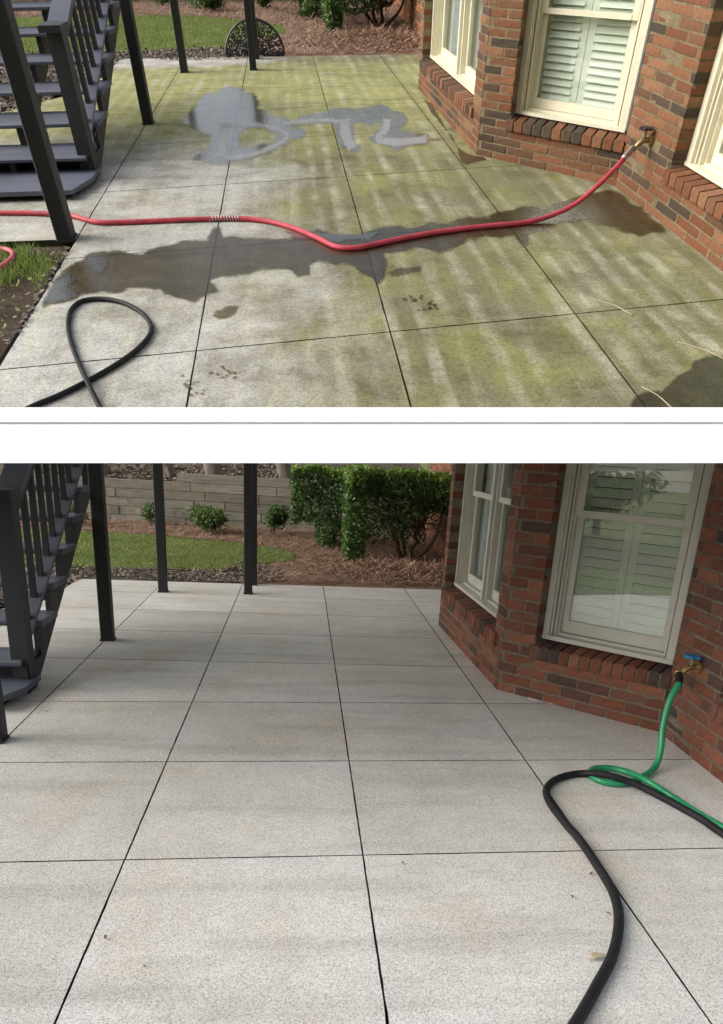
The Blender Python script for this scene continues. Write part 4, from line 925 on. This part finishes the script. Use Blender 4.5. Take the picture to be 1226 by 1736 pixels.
    # grass and stones at the left edge
    poly = [tuple(pl.G(*p)[:2]) for p in ((-120, 640), (-15, 625), (30, 545), (70, 490), (105, 440), (112, 424), (60, 420), (-120, 425))]
    sheet(pl, 'turf_patch', [(-3.2, 1.6), (-1.615, 1.6), (-1.615, 3.3), (-3.2, 3.3)], -.02, MAT['soil'], label='bare dark soil beside the left edge of the stained patio', cat='soil', kind='structure')
    build(pl, 'grass_patch', scatter(pl, 5200, poly, lambda m, x, y: blade(pl, .015, .06, .0045)(m, x, y) if (math.sin(x * 9 + 1) + math.sin(y * 7 + x * 4) + rnd.gauss(0, .35)) > -.15 else (chip(pl, .008, .02)(m, x, y) if rnd.random() < .06 else None)), MAT['grass'], raw=True, label='ragged grass growing at the left edge of the stained patio', cat='grass', kind='stuff')
    build(pl, 'gravel', scatter(pl, 130, [tuple(pl.G(*p)[:2]) for p in ((60, 500), (90, 440), (108, 424), (120, 424), (75, 500), (20, 590), (5, 590))], chip(pl, .007, .022)), MAT['chip'], raw=True, label='loose stones and chips along the left patio edge', cat='gravel', kind='stuff')
    bits(pl, [(130, 592), (880, 402), (835, 310), (1073, 536), (1160, 555), (1130, 610), (1122, 592), (1175, 466), (662, 638), (650, 675), (1110, 560), (1185, 480), (345, 190), (350, 178), (365, 186), (700, 190), (718, 166), (985, 570), (890, 518), (840, 560)])
def leafshape(pl, x, y, s, a):
    q = pl.G(x, y); c = pl.T(q) + Vector((0, 0, .006)); u = Vector((math.cos(a), math.sin(a), 0)); v = Vector((-u.y, u.x, 0)); m = MB()
    prof = [(-1, 0), (-.5, .33), (.1, .42), (.7, .2), (1.15, 0), (.7, -.2), (.1, -.42), (-.5, -.33)]
    top = [c + u * s * p + v * s * w + Vector((0, 0, abs(w) * s * .9 + .15 * s * p * p)) for p, w in prof]; m.poly(top); return m, (q[0], q[1], 0)
def bits(pl, pts):
    for (x, y) in pts:
        m, b = leafshape(pl, x, y, rnd.uniform(.007, .013), rnd.uniform(0, 6.28))
        build(pl, 'dead_leaf', m, MAT['leaf'], base=b, raw=True, label='tiny dark curled leaf fragment lying loose on the %s' % pl.words, cat='leaf', group='leaf fragments on the %s' % pl.words)
def lower_extras(pl, Cf):
    tip = faucet(pl, Cf, .30, .5, MAT['blue'], 'brass wall tap with blue handle and green hose above the clean patio')
    r = .0185; tp = Vector((tip.x, tip.y / pl.sc[1], tip.z))
    base = pl.G(1119, 1300)
    S = [tp, pl.G(1149, 1165, .415)]
    for (x, y, z) in ((1134, 1194, .33), (1123, 1237, .20), (1119, 1276, .09), (1110, 1305, .015), (1087, 1323, 0), (1054, 1334, 0), (1022, 1331, 0), (1001, 1320, 0), (1006, 1309, 0), (1035, 1308, .0), (1067, 1316, .006), (1097, 1330, .03), (1139, 1357, 0), (1182, 1385, 0), (1226, 1410, 0), (1290, 1445, 0), (1370, 1500, 0), (1440, 1575, 0)): S.append(pl.G(x, y, z))
    root, path = hose(pl, 'green_hose', [Vector(q) for q in S], r * .92, MAT['green'], 'green garden hose hanging from the wall tap and looped on the clean patio')
    m = MB(); m.tube([p for p in path[1:9]], r * 1.12, 12); build(pl, 'strain_sleeve', m, MAT['black'], root, raw=True, smooth=True)
    m = MB(); m.tube(path[0:2], r * 1.25, 10); build(pl, 'coupling', m, MAT['brass'], root, raw=True, smooth=True)
    pts = [(1400, 1580), (1360, 1510), (1300, 1462), (1226, 1421), (1185, 1393), (1120, 1357), (1071, 1333, .02), (1028, 1320, .036), (983, 1317), (947, 1325), (927, 1341), (930, 1364), (956, 1400), (983, 1432), (1012, 1475), (1038, 1520), (1048, 1565), (1038, 1625), (1008, 1685), (978, 1738), (940, 1800)]
    root, path = hose(pl, 'black_hose', pts, .018, MAT['black'], 'thick black hose bent back on itself across the clean patio')
    build(pl, 'grass_patch', scatter(pl, 7000, [(-3.4, .2), (-1.63, .2), (-1.63, 3.3), (-3.4, 3.3)], blade(pl, .02, .06, .005)), MAT['grass'], raw=True, label='grass growing along the left edge of the clean patio', cat='grass', kind='stuff')
    bits(pl, [(661, 1138), (655, 1211), (362, 1171), (540, 1113), (277, 1318), (245, 1641), (179, 1592), (683, 1465), (1002, 1484), (1031, 1551), (80, 1208), (148, 1050), (150, 1005), (1003, 1282), (260, 1211), (970, 1523)])
    film(pl, 'mortar_splash', z2([(215, 318), (280, 316), (330, 322), (362, 345), (330, 346), (250, 328)], 826, 1080, 3.065), MAT['shut'], .004, 'pale dried mortar smear at the foot of the lower bay wall', .2, 'stain', soft=1.5)
    m, b = leafshape(pl, 1010, 1626, .032, .2); build(pl, 'straw_leaf', m, MAT['straw_twig'], base=b, raw=True, label='pale dry leaf lying beside the thick black hose', cat='leaf')

def yard_tree(x, y, h, w, label):
    root = empty(L, 'yard_tree', (x, y, -.16), label, 'tree', 'trees mirrored in the window glass'); m = MB()
    for k in range(26):
        a = rnd.uniform(0, 6.283); r = w * .42 * math.sqrt(rnd.random()); zz = rnd.uniform(.12, .9) * h
        leafball(m, L, (x + math.cos(a) * r, y + math.sin(a) * r, zz), (w * .2, w * .2, h * .12), 150, .16, .3)
    build(L, 'crown', m, MAT['shrub'], root, raw=True, kind='stuff', cut=False)
    t = MB(); limb(t, L, (x, y, -.2), (x + .1, y, h * .8), .11, .03, .06); build(L, 'trunk', t, MAT['bark'], root, raw=True, cut=False)
for i, (x, y, h, w) in enumerate(((-9.5, -3.5, 2.9, 2.6), (-10.2, -.6, 3.4, 3.0), (-9.2, 2.2, 2.6, 2.4), (-10.5, 4.8, 3.2, 2.8))):
    yard_tree(x, y, h, w, ('leafy yard tree nearest the camera', 'tallest leafy yard tree', 'lowest leafy yard tree', 'leafy yard tree farthest from the camera')[i] + ', seen mirrored in the window glass')
for pl in (L, U):
    patio(pl); A, B, Cf, hp = house(pl); stairs(pl); posts(pl); garden(pl)
    if pl.up: upper_extras(pl, Cf)
    else: lower_extras(pl, Cf)
for o in bpy.data.objects:
    if '_b' in o: del o['_b']
